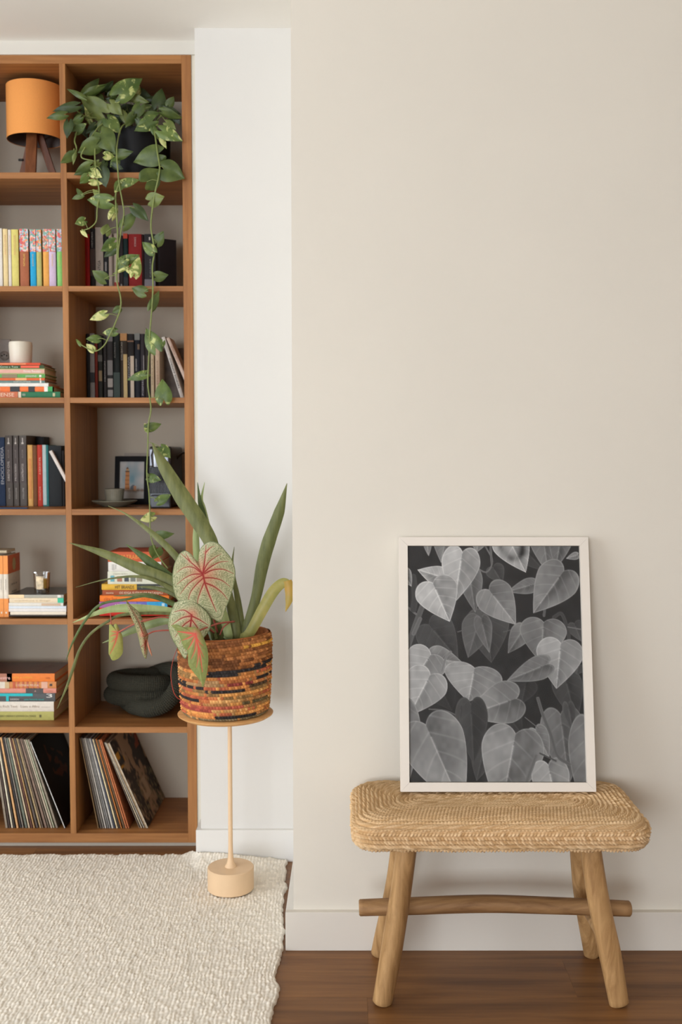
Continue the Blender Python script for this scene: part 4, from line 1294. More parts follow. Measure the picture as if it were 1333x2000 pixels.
def leafmat(key, base, tip, cream=None, amount=0.5, rough=0.42):
    """green leaf with soft mottling and, for the variegated ones, cream splashes"""
    if key in MATS:
        return MATS[key]
    m = bpy.data.materials.new(key)
    m.use_nodes = True
    nt = m.node_tree
    b = nt.nodes['Principled BSDF']
    b.inputs['Roughness'].default_value = rough
    b.inputs['Specular IOR Level'].default_value = 0.4
    tc = nt.nodes.new('ShaderNodeTexCoord')
    oi = nt.nodes.new('ShaderNodeObjectInfo')
    sc = nt.nodes.new('ShaderNodeVectorMath')
    sc.operation = 'SCALE'
    sc.inputs[0].default_value = (31, 17, 23)
    nt.links.new(oi.outputs['Random'], sc.inputs['Scale'])
    ad = nt.nodes.new('ShaderNodeVectorMath')
    nt.links.new(tc.outputs['Object'], ad.inputs[0])
    nt.links.new(sc.outputs[0], ad.inputs[1])
    n = nt.nodes.new('ShaderNodeTexNoise')
    n.inputs['Scale'].default_value = 26
    n.inputs['Detail'].default_value = 3
    nt.links.new(ad.outputs[0], n.inputs['Vector'])
    r = nt.nodes.new('ShaderNodeValToRGB')
    r.color_ramp.elements[0].position = 0.35
    r.color_ramp.elements[1].position = 0.7
    r.color_ramp.elements[0].color = lin4(base)
    r.color_ramp.elements[1].color = lin4(tip)
    nt.links.new(n.outputs['Fac'], r.inputs['Fac'])
    src = r.outputs['Color']
    if cream:
        n2 = nt.nodes.new('ShaderNodeTexNoise')
        n2.inputs['Scale'].default_value = 38
        n2.inputs['Detail'].default_value = 2.5
        n2.inputs['Distortion'].default_value = 1.2
        nt.links.new(ad.outputs[0], n2.inputs['Vector'])
        r2 = nt.nodes.new('ShaderNodeValToRGB')
        r2.color_ramp.elements[0].position = 1 - amount - 0.02
        r2.color_ramp.elements[1].position = 1 - amount + 0.06
        nt.links.new(n2.outputs['Fac'], r2.inputs['Fac'])
        mx = nt.nodes.new('ShaderNodeMix')
        mx.data_type = 'RGBA'
        mx.inputs[7].default_value = lin4(cream)
        nt.links.new(r2.outputs['Color'], mx.inputs[0])
        nt.links.new(src, mx.inputs[6])
        src = mx.outputs[2]
    nt.links.new(src, b.inputs['Base Color'])
    MATS[key] = m
    return m


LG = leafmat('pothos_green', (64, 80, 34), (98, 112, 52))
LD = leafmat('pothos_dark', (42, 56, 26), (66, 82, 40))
LV = leafmat('pothos_variegated', (70, 90, 38), (106, 124, 58), (184, 188, 114), 0.39)
LY = leafmat('pothos_cream', (110, 126, 58), (150, 160, 82), (202, 200, 130), 0.52)
LO = leafmat('pothos_olive', (100, 112, 54), (126, 136, 72))
HW_S = [0, 0.06, 0.14, 0.25, 0.40, 0.55, 0.70, 0.82, 0.92, 1.0]
HW_W = [0.70, 0.88, 0.97, 1.0, 0.93, 0.76, 0.52, 0.31, 0.13, 0.0]


def heart_leaf(hub, tip, width, m, parent, roll=0.0, fold=0.25, droop=0.12, name='leaf'):
    hub, tip = Vector(hub), Vector(tip)
    u = tip - hub
    L = u.length
    u.normalize()
    v = (hub - CAMP).normalized()
    nrm = (-v - u * (-v).dot(u)).normalized()
    nrm = Matrix.Rotation(roll, 3, u) @ nrm
    w = nrm.cross(u)
    rows, cols = 13, 9
    G = np.zeros((rows, cols, 3))
    for i in range(rows):
        q = i / (rows - 1)
        q = q ** 1.15
        hw = float(np.interp(q, HW_S, HW_W)) * width / 2
        for j in range(cols):
            t = (j - (cols - 1) / 2) / ((cols - 1) / 2)
            a = abs(t)
            x = L * (q - 0.30 * (1 - q) ** 3 * math.sin(math.pi * 0.80 * a))
            y = hw * t
            z = fold * abs(y) * (1 - 0.5 * a) - droop * L * q * q - 0.10 * L * (1 - q) * a * a + 0.015 * L * math.sin(7 * q + 3 * t)
            p = hub + u * x + w * y + nrm * z
            G[i, j] = p
    return gridmesh(name, G, m, parent)


# ---- pothos: (hub x, hub y, tip x, tip y, width px, kind, extra distance)
pothos = empty('pothos_plant', (pxc, YP, zr - 0.015), 'trailing heart-leaved vine plant hanging down from the black pot', 'plant')
A = [
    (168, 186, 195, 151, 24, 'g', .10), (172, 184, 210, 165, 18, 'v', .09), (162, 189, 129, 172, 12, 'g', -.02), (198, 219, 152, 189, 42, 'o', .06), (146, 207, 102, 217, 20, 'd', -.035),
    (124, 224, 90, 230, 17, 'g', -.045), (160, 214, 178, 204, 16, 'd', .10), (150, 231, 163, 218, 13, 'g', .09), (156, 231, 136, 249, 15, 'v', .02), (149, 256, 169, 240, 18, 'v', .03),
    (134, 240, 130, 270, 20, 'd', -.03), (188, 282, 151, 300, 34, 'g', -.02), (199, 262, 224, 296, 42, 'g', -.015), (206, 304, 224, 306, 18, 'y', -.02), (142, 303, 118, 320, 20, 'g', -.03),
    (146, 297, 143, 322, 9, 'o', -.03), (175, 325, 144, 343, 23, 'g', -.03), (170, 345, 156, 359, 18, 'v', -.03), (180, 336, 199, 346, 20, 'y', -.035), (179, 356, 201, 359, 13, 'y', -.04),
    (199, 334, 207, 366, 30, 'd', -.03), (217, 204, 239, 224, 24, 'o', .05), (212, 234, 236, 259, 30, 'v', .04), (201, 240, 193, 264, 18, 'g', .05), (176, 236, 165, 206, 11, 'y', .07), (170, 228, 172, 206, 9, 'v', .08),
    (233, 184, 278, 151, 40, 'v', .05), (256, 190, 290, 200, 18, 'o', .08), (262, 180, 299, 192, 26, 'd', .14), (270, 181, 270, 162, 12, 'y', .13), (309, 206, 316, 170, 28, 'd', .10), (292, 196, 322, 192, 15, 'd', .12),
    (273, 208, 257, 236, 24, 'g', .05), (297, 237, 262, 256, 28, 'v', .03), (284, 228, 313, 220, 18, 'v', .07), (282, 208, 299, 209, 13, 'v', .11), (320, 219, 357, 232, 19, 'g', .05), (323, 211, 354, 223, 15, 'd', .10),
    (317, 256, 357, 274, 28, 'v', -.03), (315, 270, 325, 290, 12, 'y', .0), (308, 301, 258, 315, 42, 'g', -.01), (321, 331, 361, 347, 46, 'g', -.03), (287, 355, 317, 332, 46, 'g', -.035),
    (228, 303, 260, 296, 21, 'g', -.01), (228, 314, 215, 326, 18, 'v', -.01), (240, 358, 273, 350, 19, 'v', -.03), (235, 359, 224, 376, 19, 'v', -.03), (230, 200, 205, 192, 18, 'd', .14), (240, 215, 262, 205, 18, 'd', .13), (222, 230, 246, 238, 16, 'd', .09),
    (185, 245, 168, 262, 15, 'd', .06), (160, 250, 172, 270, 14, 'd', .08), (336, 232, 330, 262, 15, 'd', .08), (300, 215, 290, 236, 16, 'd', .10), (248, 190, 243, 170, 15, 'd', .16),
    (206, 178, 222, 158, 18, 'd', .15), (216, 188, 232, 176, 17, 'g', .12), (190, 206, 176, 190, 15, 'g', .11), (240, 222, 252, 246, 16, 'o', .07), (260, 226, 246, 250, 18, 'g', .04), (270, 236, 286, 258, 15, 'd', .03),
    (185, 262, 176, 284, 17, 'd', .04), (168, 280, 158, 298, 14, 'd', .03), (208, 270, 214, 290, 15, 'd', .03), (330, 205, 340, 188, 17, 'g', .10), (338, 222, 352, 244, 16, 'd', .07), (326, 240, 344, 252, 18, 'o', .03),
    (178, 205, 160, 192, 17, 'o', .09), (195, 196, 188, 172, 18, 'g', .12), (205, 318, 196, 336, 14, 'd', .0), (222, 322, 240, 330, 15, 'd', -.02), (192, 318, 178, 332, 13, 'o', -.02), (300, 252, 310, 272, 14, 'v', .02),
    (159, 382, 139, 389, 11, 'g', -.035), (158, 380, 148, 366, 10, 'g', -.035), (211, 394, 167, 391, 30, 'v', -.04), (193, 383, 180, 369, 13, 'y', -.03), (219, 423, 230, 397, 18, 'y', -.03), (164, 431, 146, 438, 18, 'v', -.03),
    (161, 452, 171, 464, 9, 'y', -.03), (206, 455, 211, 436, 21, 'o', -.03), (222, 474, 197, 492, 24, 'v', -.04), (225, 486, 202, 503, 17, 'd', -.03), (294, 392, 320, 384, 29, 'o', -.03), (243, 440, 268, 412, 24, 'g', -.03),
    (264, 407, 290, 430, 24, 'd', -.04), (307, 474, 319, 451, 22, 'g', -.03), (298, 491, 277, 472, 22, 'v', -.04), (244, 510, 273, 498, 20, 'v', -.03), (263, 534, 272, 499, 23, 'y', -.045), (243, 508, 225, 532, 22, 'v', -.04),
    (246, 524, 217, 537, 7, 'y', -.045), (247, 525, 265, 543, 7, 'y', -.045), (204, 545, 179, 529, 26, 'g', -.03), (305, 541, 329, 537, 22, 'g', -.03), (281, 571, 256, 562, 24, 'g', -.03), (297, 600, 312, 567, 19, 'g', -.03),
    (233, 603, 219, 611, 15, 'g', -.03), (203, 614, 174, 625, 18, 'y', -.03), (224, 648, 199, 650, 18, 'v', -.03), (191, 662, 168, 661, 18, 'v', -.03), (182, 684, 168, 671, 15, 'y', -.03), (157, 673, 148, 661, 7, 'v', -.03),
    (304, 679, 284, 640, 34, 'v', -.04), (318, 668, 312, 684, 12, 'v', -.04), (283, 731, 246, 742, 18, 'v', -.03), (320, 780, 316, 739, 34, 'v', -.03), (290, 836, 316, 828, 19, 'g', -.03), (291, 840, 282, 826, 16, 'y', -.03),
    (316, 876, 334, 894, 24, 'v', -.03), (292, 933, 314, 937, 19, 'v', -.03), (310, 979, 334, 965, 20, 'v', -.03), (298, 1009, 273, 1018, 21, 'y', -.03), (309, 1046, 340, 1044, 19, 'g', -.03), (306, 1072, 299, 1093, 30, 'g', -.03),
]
VINES = [
    [(262, 252, .14), (252, 241, .08), (238, 248, .045), (230, 274, .0), (228, 300, -.025), (230, 328, -.035), (233, 360, -.04), (240, 398, -.04), (242, 420, -.035), (236, 455, -.035), (231, 500, -.04), (238, 518, -.04)],
    [(232, 360, -.035), (226, 382, -.035), (228, 420, -.035), (230, 460, -.035), (229, 497, -.04), (228, 540, -.04), (230, 557, -.04), (236, 582, -.035), (235, 605, -.035), (225, 632, -.035), (214, 656, -.035), (204, 674, -.035), (190, 685, -.035), (178, 684, -.035), (156, 672, -.03)],
    [(236, 252, .13), (222, 240, .085), (205, 250, .04), (187, 285, -.01), (187, 330, -.035), (194, 375, -.035), (190, 408, -.035), (188, 432, -.035), (176, 445, -.035), (162, 450, -.03)],
    [(285, 252, .13), (292, 240, .08), (300, 248, .04), (304, 270, .0), (308, 300, -.02), (312, 326, -.035), (310, 346, -.04), (304, 372, -.035), (299, 400, -.035), (295, 440, -.035), (299, 470, -.035), (302, 492, -.035), (298, 520, -.035), (299, 560, -.035), (297, 600, -.035), (293, 650, -.035), (291, 700, -.035), (289, 750, -.035), (295, 797, -.035), (290, 830, -.035), (289, 870, -.035), (287, 925, -.035), (291, 960, -.035), (293, 1000, -.035), (294, 1042, -.035), (302, 1071, -.035), (314, 1092, -.035), (328, 1110, -.035)],
    [(240, 252, .13), (222, 238, .08), (195, 246, .03), (165, 290, -.02), (160, 308, -.02), (184, 315, -.025), (172, 322, -.03)],
    [(240, 250, .13), (205, 234, .09), (168, 228, .05), (150, 216, -.0), (142, 208, -.03)],
    [(290, 250, .13), (310, 232, .09), (322, 218, .05)],
    [(150, 258, .03), (146, 275, .0), (149, 286, -.02), (150, 296, -.02)],
]
stem_m = mat((128, 138, 78), 0.5, 0.12, 60)
allv = []
for vn in VINES:
    pts = [P(x, y, S + dy) for x, y, dy in vn]
    tube('vine', pts, [0.0026, 0.0026, 0.0023, 0.0019], stem_m, pothos, n=6 * len(pts), seg=6)
    sm_ = catmull([(x, y, dy) for x, y, dy in vn], 8 * len(vn))
    allv.append(sm_)
allv = np.vstack(allv)
KM = {'g': LG, 'd': LD, 'v': LV, 'y': LY, 'o': LO}
for i, (hx, hy, tx, ty, w, kd, dy) in enumerate(A):
    Y = S + dy
    rl = (random.random() - 0.5) * 0.7
    wd = w * Y / F
    hub = P(hx, hy, Y)
    tip = P(tx, ty, Y - 0.012 + 0.02 * random.random())
    heart_leaf(hub, tip, wd, KM[kd], pothos, rl, 0.12 + 0.3 * random.random(), 0.06 + 0.12 * random.random())
    if hy > 330:
        d2 = (allv[:, 0] - hx) ** 2 + (allv[:, 1] - hy + 4) ** 2
        k = int(np.argmin(d2))
        q = allv[max(0, k - 1)]
        if 9 < d2[k] < 1800:
            a0 = P(q[0], q[1], S + q[2])
            mid = (a0 + hub) / 2 + Vector((0, -0.003, 0.004))
            tube('petiole', [a0, mid, hub], 0.0011, stem_m, pothos, n=7, seg=5)
    elif dy > -0.02 and hy < 252:
        bx = 262 + (hx - 245) * 0.45
        a0 = P(bx, 246, S + 0.15)
        mid = (a0 * 0.5 + hub * 0.5) + Vector((0, 0.0, 0.03))
        tube('petiole', [a0, mid, hub], 0.0013, stem_m, pothos, n=9, seg=5)

# ---- strap leaved plant in the basket
strap = empty('strap_leaf_plant', (xk, YB, zk1 - 0.03), 'tall plant with long arching grey-green strap leaves in the basket', 'plant')


def strapmat(key, a, b, tipc=None):
    if key in MATS:
        return MATS[key]
    return wood(key, a, b, (60, 60, 9), 0.5, 0.08, 0.35, 0.1)


SG = strapmat('strap_grey_green', (88, 93, 49), (121, 123, 71))
SL = strapmat('strap_light', (142, 156, 98), (172, 182, 124))
SDK = strapmat('strap_dark', (66, 84, 42), (96, 112, 60))


def ribbon(pts, widths, m, parent, channel=0.25, twist=0.0, name='leaf', root=True):
    x, y, yy = pts[0]
    if root:
        pts = [(x + (440 - x) * 0.35, 1249, YB + (yy - YB) * 0.4)] + list(pts)
        widths = [widths[0]] + list(widths)
    pts = [P(*q) for q in pts]
    n = max(14, 7 * len(pts))
    path = catmull(pts, n)
    w = np.interp(np.linspace(0, 1, n), np.linspace(0, 1, len(widths)), widths) * YB / F
    tan = np.gradient(path, axis=0)
    tan /= np.linalg.norm(tan, axis=1)[:, None]
    view = path - np.array(CAMP)
    view /= np.linalg.norm(view, axis=1)[:, None]
    ac = np.cross(tan, view)
    ac /= np.linalg.norm(ac, axis=1)[:, None]
    nr_ = np.cross(ac, tan)
    c, s = math.cos(twist), math.sin(twist)
    ac, nr_ = ac * c + nr_ * s, nr_ * c - ac * s
    t = np.linspace(-1, 1, 7)
    G = path[:, None, :] + ac[:, None, :] * (w[:, None] * 0.5 * t[None, :])[:, :, None] + nr_[:, None, :] * (channel * w[:, None] * 0.5 * (t[None, :] ** 2 - 0.4))[:, :, None]
    return gridmesh(name, G, m, parent)


B = YB
ribbon([(430, 1215, B + .01), (421, 1100, B + .02), (412, 1059, B + .02), (387, 1016, B + .03), (356, 970, B + .04), (320, 910, B + .05), (297, 865, B + .05)], [18, 22, 28, 33, 33, 24, 2], SG, strap, 0.3)
ribbon([(479, 1236, B), (500, 1168, B + .01), (512, 1108, B + .02), (525, 1059, B + .03), (546, 999, B + .03), (561, 944, B + .03)], [20, 20, 25, 27, 21, 1], SG, strap, 0.35)
ribbon([(488, 1236, B - .02), (514, 1189, B - .02), (533, 1157, B - .015), (550, 1140, B - .01), (561, 1140, B - .01), (567, 1152, B - .01), (565, 1172, B - .012), (558, 1194, B - .012)], [20, 22, 22, 20, 17, 17, 10, 1], leafmat('strap_drooping', (142, 144, 78), (176, 164, 92)), strap, 0.3)
ribbon([(562, 1134, B - .012), (566, 1150, B - .012), (565, 1172, B - .014), (558, 1195, B - .014)], [16, 20, 15, 1], leafmat('strap_yellowed', (176, 150, 70), (196, 150, 66)), strap, 0.3, root=False, name='leaf_tip')['label'] = 'yellowed drooping leaf tip'
ribbon([(440, 1215, B + .05), (420, 1120, B + .07), (398, 1009, B + .08), (391, 981, B + .08), (386, 942, B + .08)], [14, 14, 12, 9, 1], SDK, strap)
ribbon([(440, 1215, B + .06), (425, 1110, B + .08), (400, 1000, B + .09), (394, 975, B + .09), (400, 942, B + .09)], [12, 10, 9, 6, 1], SL, strap)
ribbon([(428, 1215, B + .03), (400, 1150, B + .05), (386, 1094, B + .05), (383, 1050, B + .05), (384, 1000, B + .05)], [14, 14, 14, 13, 6], SL, strap, 0.3)
ribbon([(425, 1215, B), (385, 1140, B + .02), (345, 1088, B + .03), (313, 1055, B + .04), (278, 1026, B + .06), (243, 1002, B + .08), (211, 988, B + .1)], [14, 14, 14, 13, 8, 3, 1], SG, strap)
ribbon([(420, 1218, B), (380, 1165, B), (338, 1139, B), (271, 1110, B + .0), (200, 1080, B + .01), (135, 1060, B + .01)], [16, 22, 25, 23, 15, 1], SG, strap)
ribbon([(420, 1218, B + .02), (375, 1160, B + .02), (336, 1135, B + .02), (312, 1115, B + .03), (282, 1089, B + .03), (246, 1063, B + .03)], [16, 20, 24, 23, 15, 1], SDK, strap)
ribbon([(415, 1220, B - .01), (370, 1175, B - .01), (335, 1150, B - .01), (278, 1127, B - .02), (211, 1131, B - .02), (148, 1147, B - .02)], [10, 10, 9, 6, 3, 0.8], SG, strap)
ribbon([(415, 1220, B), (370, 1180, B), (335, 1158, B), (300, 1148, B + .01), (268, 1146, B + .01)], [12, 12, 10, 7, 1], SG, strap)
ribbon([(410, 1222, B + .01), (372, 1200, B + .01), (338, 1179, B + .01), (290, 1163, B), (222, 1164, B)], [12, 12, 11, 10, 1], SG, strap)
ribbon([(410, 1222, B - .02), (350, 1185, B - .03), (290, 1165, B - .04), (245, 1171, B - .05), (196, 1181, B - .05), (166, 1213, B - .05), (142, 1255, B - .05), (129, 1290, B - .05)], [8, 7, 5, 5, 5, 5, 4, 1], SDK, strap, 0.3)
ribbon([(410, 1225, B - .02), (370, 1208, B - .02), (327, 1193, B - .02), (246, 1188, B - .03), (200, 1194, B - .03), (142, 1216, B - .03)], [12, 13, 15, 17, 11, 1], SL, strap, 0.3)
ribbon([(405, 1225, B - .03), (340, 1200, B - .05), (245, 1200, B - .07), (209, 1215, B - .08), (177, 1238, B - .08), (156, 1268, B - .08), (143, 1305, B - .08), (131, 1340, B - .08), (112, 1384, B - .08)], [6, 6, 6, 5, 5, 5, 6, 5, 1], SG, strap, 0.3)
ribbon([(405, 1227, B + .02), (360, 1214, B + .02), (328, 1211, B + .02), (278, 1225, B + .02), (237, 1241, B + .02), (200, 1256, B + .02)], [12, 15, 16, 15, 9, 1], leafmat('strap_pale', (120, 134, 84), (148, 160, 108)), strap, 0.3)
ribbon([(472, 1238, B + .01), (466, 1180, B + .02), (457, 1130, B + .03), (454, 1100, B + .03), (458, 1068, B + .03)], [16, 13, 8, 5, 0.8], SG, strap, 0.3)
ribbon([(461, 1240, B - .01), (453, 1190, B), (445, 1150, B + .01), (440, 1110, B + .02)], [20, 19, 15, 2], SG, strap, 0.3)
ribbon([(446, 1240, B - .03), (438, 1205, B - .02), (428, 1170, B - .01), (415, 1130, B)], [17, 17, 13, 2], SL, strap, 0.3)

# ---- caladium
cal = empty('caladium_plant', (xk, YB, zk1 - 0.03), 'caladium with cream leaves veined in red hanging over the basket rim', 'plant')


def net_mat(key, cream, green, scale=260, vein=(60, 84, 46), edge=True):
    """leaf: colour attribute R = red vein amount, G = green amount; fine dark net from a Voronoi texture"""
    if key in MATS:
        return MATS[key]
    m = bpy.data.materials.new(key)
    m.use_nodes = True
    nt = m.node_tree
    b = nt.nodes['Principled BSDF']
    b.inputs['Roughness'].default_value = 0.5
    b.inputs['Specular IOR Level'].default_value = 0.3
    at = nt.nodes.new('ShaderNodeAttribute')
    at.attribute_name = 'Col'
    sp = nt.nodes.new('ShaderNodeSeparateColor')
    nt.links.new(at.outputs['Color'], sp.inputs['Color'])
    tc = nt.nodes.new('ShaderNodeTexCoord')
    vo = nt.nodes.new('ShaderNodeTexVoronoi')
    vo.feature = 'DISTANCE_TO_EDGE'
    vo.inputs['Scale'].default_value = scale
    nt.links.new(tc.outputs['Object'], vo.inputs['Vector'])
    r = nt.nodes.new('ShaderNodeValToRGB')
    r.color_ramp.elements[0].position = 0.05
    r.color_ramp.elements[1].position = 0.16
    r.color_ramp.elements[0].color = lin4(vein)
    r.color_ramp.elements[1].color = lin4(cream)
    nt.links.new(vo.outputs['Distance'], r.inputs['Fac'])

    def mix(fac, a, c):
        mx = nt.nodes.new('ShaderNodeMix')
        mx.data_type = 'RGBA'
        nt.links.new(fac, mx.inputs[0])
        nt.links.new(a, mx.inputs[6])
        mx.inputs[7].default_value = lin4(c)
        return mx.outputs[2]
    c1 = mix(sp.outputs['Green'], r.outputs['Color'], green)
    c2 = mix(sp.outputs['Blue'], c1, (206, 120, 96))
    c3 = mix(sp.outputs['Red'], c2, (150, 44, 42) if edge else (216, 92, 76))
    nt.links.new(c3, b.inputs['Base Color'])
    MATS[key] = m
    return m


def seg_dist(X, Y, pl):
    d = np.full(X.shape, 1e9)
    s = np.zeros(X.shape)
    tot = 0.0
    for (x0, y0), (x1, y1) in zip(pl[:-1], pl[1:]):
        L2 = (x1 - x0) ** 2 + (y1 - y0) ** 2 + 1e-9
        t = np.clip(((X - x0) * (x1 - x0) + (Y - y0) * (y1 - y0)) / L2, 0, 1)
        dd = np.hypot(X - x0 - t * (x1 - x0), Y - y0 - t * (y1 - y0))
        m = dd < d
        d[m] = dd[m]
        s[m] = (tot + t * math.sqrt(L2))[m]
        tot += math.sqrt(L2)
    return d, s / tot


def net_leaf(outline, hub, veins, Y, m, name='leaf', cup=0.10, tilt=(0.0, 0.0), vw=1.5, glow=26, green_edge=3.0, mott=0.5, rings=110, na=440, seed=1):
    """outline and veins are points in the photo; the blade is cupped and tilted about its hub"""
    ol = np.array(outline, float)
    ol = catmull(list(ol) + [ol[0]], na * 3)[:-1]
    ang = np.arctan2(ol[:, 1] - hub[1], ol[:, 0] - hub[0])
    ln = np.concatenate([[0], np.cumsum(np.linalg.norm(np.diff(ol, axis=0), axis=1))])
    ii = np.linspace(0, ln[-1], na, endpoint=False)
    ox, oy = np.interp(ii, ln, ol[:, 0]), np.interp(ii, ln, ol[:, 1])
    rr = np.linspace(0, 1, rings)
    X = hub[0] + rr[:, None] * (ox - hub[0])[None, :]
    Yp = hub[1] + rr[:, None] * (oy - hub[1])[None, :]
    red = np.zeros(X.shape)
    gl = np.zeros(X.shape)
    vd = np.full(X.shape, 1e9)
    sv = np.zeros(X.shape)
    for v, k in veins:
        pl = catmull(v, 14)
        d, s = seg_dist(X, Yp, [tuple(q) for q in pl])
        w = vw * k * (1.15 - 0.8 * s)
        red = np.maximum(red, np.clip(1.4 - d / w, 0, 1))
        L_ = np.linalg.norm(np.diff(pl, axis=0), axis=1).sum()
        sv = np.where(d < vd, s * L_, sv)
        vd = np.minimum(vd, d)
        gl = np.maximum(gl, np.exp(-(d / (w * 3.6)) ** 2) * (0.7 * (1 - s) ** 1.1))
    hubd = np.hypot(X - hub[0], Yp - hub[1])
    gl = np.maximum(gl, np.exp(-(hubd / glow) ** 2) * 0.8)
    size = np.hypot(ox - hub[0], oy - hub[1]).mean()
    edge_d = (1 - rr)[:, None] * np.hypot(ox - hub[0], oy - hub[1])[None, :]
    gn = np.clip(1.0 - edge_d / green_edge, 0, 1)
    nz = 0.6 * vnoise(rings, na, 26, seed) + 0.4 * vnoise(rings, na, 60, seed + 1)
    blot = np.clip((nz - 0.52) * 5, 0, 1) * np.clip(vd / 9, 0, 1) * np.clip(edge_d / 14, 0, 1)
    gn = np.maximum(gn, mott * blot)
    if veins and mott > 0.3:
        fr_ = ((sv * 0.9 + vd * 0.75) / 5.2 + 0.5 * nz) % 1
        gn = np.maximum(gn, 0.62 * np.exp(-((fr_ - 0.5) / 0.15) ** 2) * np.clip((vd - 1.5) / 3, 0, 1))
    cols = np.stack([red, gn, gl], -1)
    off = (-cup * size * (rr[:, None] ** 1.5) + 0.035 * size * np.clip(vd / 10, 0, 1) * np.sin(math.pi * np.clip(rr, 0, 1))[:, None]) * YB / F
    dyy = off * -1 + ((X - hub[0]) * tilt[0] + (Yp - hub[1]) * tilt[1]) * YB / F
    V = np.zeros(X.shape + (3,))
    yy = Y + dyy
    y_ = (1000 - Yp) / F
    d1 = CT + y_ * ST
    V[:, :, 0] = (X - CX) / F * yy / d1
    V[:, :, 1] = yy
    V[:, :, 2] = H + (-ST + y_ * CT) * yy / d1
    return gridmesh(name, V, m, cal, cols, wrap_j=True)


def z6(l):
    return [(310 + x / 5.882, 1020 + y / 5.882) for x, y in l]


def z5(l):
    return [(130 + x / 6.06, 1080 + y / 6.06) for x, y in l]


def zv(z, veins):
    return [(z(v), k) for v, k in veins]


nm1 = net_mat('caladium_cream', (208, 200, 162), (84, 100, 56), 330, (138, 148, 104))
out1 = z6([(455, 455), (470, 330), (520, 255), (600, 218), (690, 245), (770, 330), (850, 440), (883, 580), (862, 740), (815, 890), (765, 1010), (716, 1142), (620, 1112), (480, 1068), (340, 1005), (230, 915), (175, 800), (156, 650), (170, 520), (200, 430), (248, 352), (310, 325), (375, 365), (425, 430)])
hub1 = z6([(508, 592)])[0]
vein1 = [([(508, 592), (540, 720), (600, 880), (665, 1030)], 1.25), ([(508, 592), (450, 530), (360, 450), (255, 360)], 1.0), ([(360, 450), (330, 390), (310, 350)], .6), ([(508, 592), (525, 480), (540, 360), (545, 260)], 1.1), ([(540, 350), (600, 290), (650, 275)], .6),
         ([(508, 592), (560, 480), (640, 410), (720, 365)], .8), ([(508, 592), (590, 520), (700, 460), (800, 450)], .9), ([(530, 590), (620, 550), (740, 540), (860, 590)], .9), ([(515, 640), (620, 640), (730, 670), (820, 740)], .9), ([(545, 700), (640, 740), (730, 810), (795, 890)], .9),
         ([(500, 590), (400, 520), (300, 520), (205, 580)], .8), ([(500, 595), (390, 600), (290, 650), (210, 715)], .8), ([(505, 605), (420, 650), (330, 720), (245, 830)], .8), ([(515, 640), (430, 720), (360, 820), (335, 960)], .75), ([(525, 690), (480, 800), (450, 900), (455, 985)], .75)]
net_leaf(out1, hub1, zv(z6, vein1), B - 0.176, nm1, cup=0.16, tilt=(0.05, 0.25), vw=1.6, seed=21)
out2 = z6([(180, 925), (122, 1080), (108, 1195), (150, 1330), (220, 1450), (300, 1568), (345, 1500), (430, 1420), (520, 1330), (585, 1240), (602, 1130), (560, 1040), (480, 960), (390, 900), (300, 880)])
hub2 = z6([(380, 1065)])[0]
vein2 = [([(380, 1065), (370, 1160), (350, 1300), (310, 1480)], 1.2), ([(380, 1065), (290, 1010), (180, 1030)], .9), ([(380, 1075), (270, 1100), (150, 1180)], .9), ([(375, 1120), (280, 1190), (190, 1320)], .9), ([(385, 1080), (470, 1120), (580, 1190)], .9), ([(380, 1120), (440, 1200), (490, 1300)], .8), ([(365, 1200), (290, 1270), (240, 1400)], .7)]
net_leaf(out2, hub2, zv(z6, vein2), B - 0.152, nm1, cup=0.14, tilt=(-0.02, 0.15), vw=1.5, glow=12, seed=31)
nm3 = net_mat('caladium_green', (140, 146, 84), (134, 144, 80), 60, (132, 140, 80), edge=False)
out3 = z6([(140, 1185), (210, 1175), (290, 1205), (380, 1205), (440, 1215), (490, 1270), (545, 1400), (570, 1520), (566, 1660), (542, 1800), (506, 1895), (485, 1830), (410, 1735), (345, 1640), (335, 1500), (285, 1430), (235, 1300), (185, 1225)])
hub3 = z6([(425, 1285)])[0]
vein3 = [([(425, 1285), (450, 1400), (480, 1550), (505, 1720)], 1.2), ([(425, 1285), (330, 1270), (220, 1255)], 1.4), ([(420, 1290), (340, 1330), (275, 1355)], 1.0), ([(425, 1300), (380, 1390), (335, 1460)], .9), ([(435, 1330), (420, 1460), (375, 1570)], .9), ([(460, 1440), (455, 1560), (435, 1670)], .8), ([(445, 1340), (480, 1390), (515, 1420)], .6), ([(460, 1430), (490, 1490), (520, 1550)], .6)]
net_leaf(out3, hub3, zv(z6, vein3), B - 0.202, nm3, cup=0.10, tilt=(0.10, 0.06), vw=1.5, glow=9, mott=0.2, seed=41)
nm4 = net_mat('caladium_lime', (168, 168, 92), (160, 164, 88), 60, (160, 162, 88), edge=False)
out4 = z5([(505, 850), (530, 845), (550, 890), (562, 850), (590, 838), (612, 870), (640, 930), (664, 1000), (670, 1150), (655, 1205), (610, 1252), (545, 1272), (512, 1215), (498, 1180), (502, 1010)])
hub4 = z5([(606, 940)])[0]
vein4 = [([(606, 940), (585, 1040), (550, 1130), (520, 1190)], 1.2), ([(606, 940), (550, 930), (510, 925)], .9), ([(600, 960), (550, 975), (510, 990)], .9), ([(595, 1000), (550, 1040), (520, 1060)], .8)]
net_leaf(out4, hub4, zv(z5, vein4), B - 0.09, nm4, cup=0.14, tilt=(0.35, 0.05), vw=1.1, glow=6, mott=0.1, seed=51, rings=24, na=110)
out5 = z5([(700, 562), (720, 572), (765, 620), (850, 690), (895, 770), (925, 860), (955, 940), (972, 970), (958, 1060), (960, 1150), (945, 1252), (915, 1225), (880, 1130), (850, 1000), (800, 840), (745, 710)])
hub5 = z5([(905, 960)])[0]
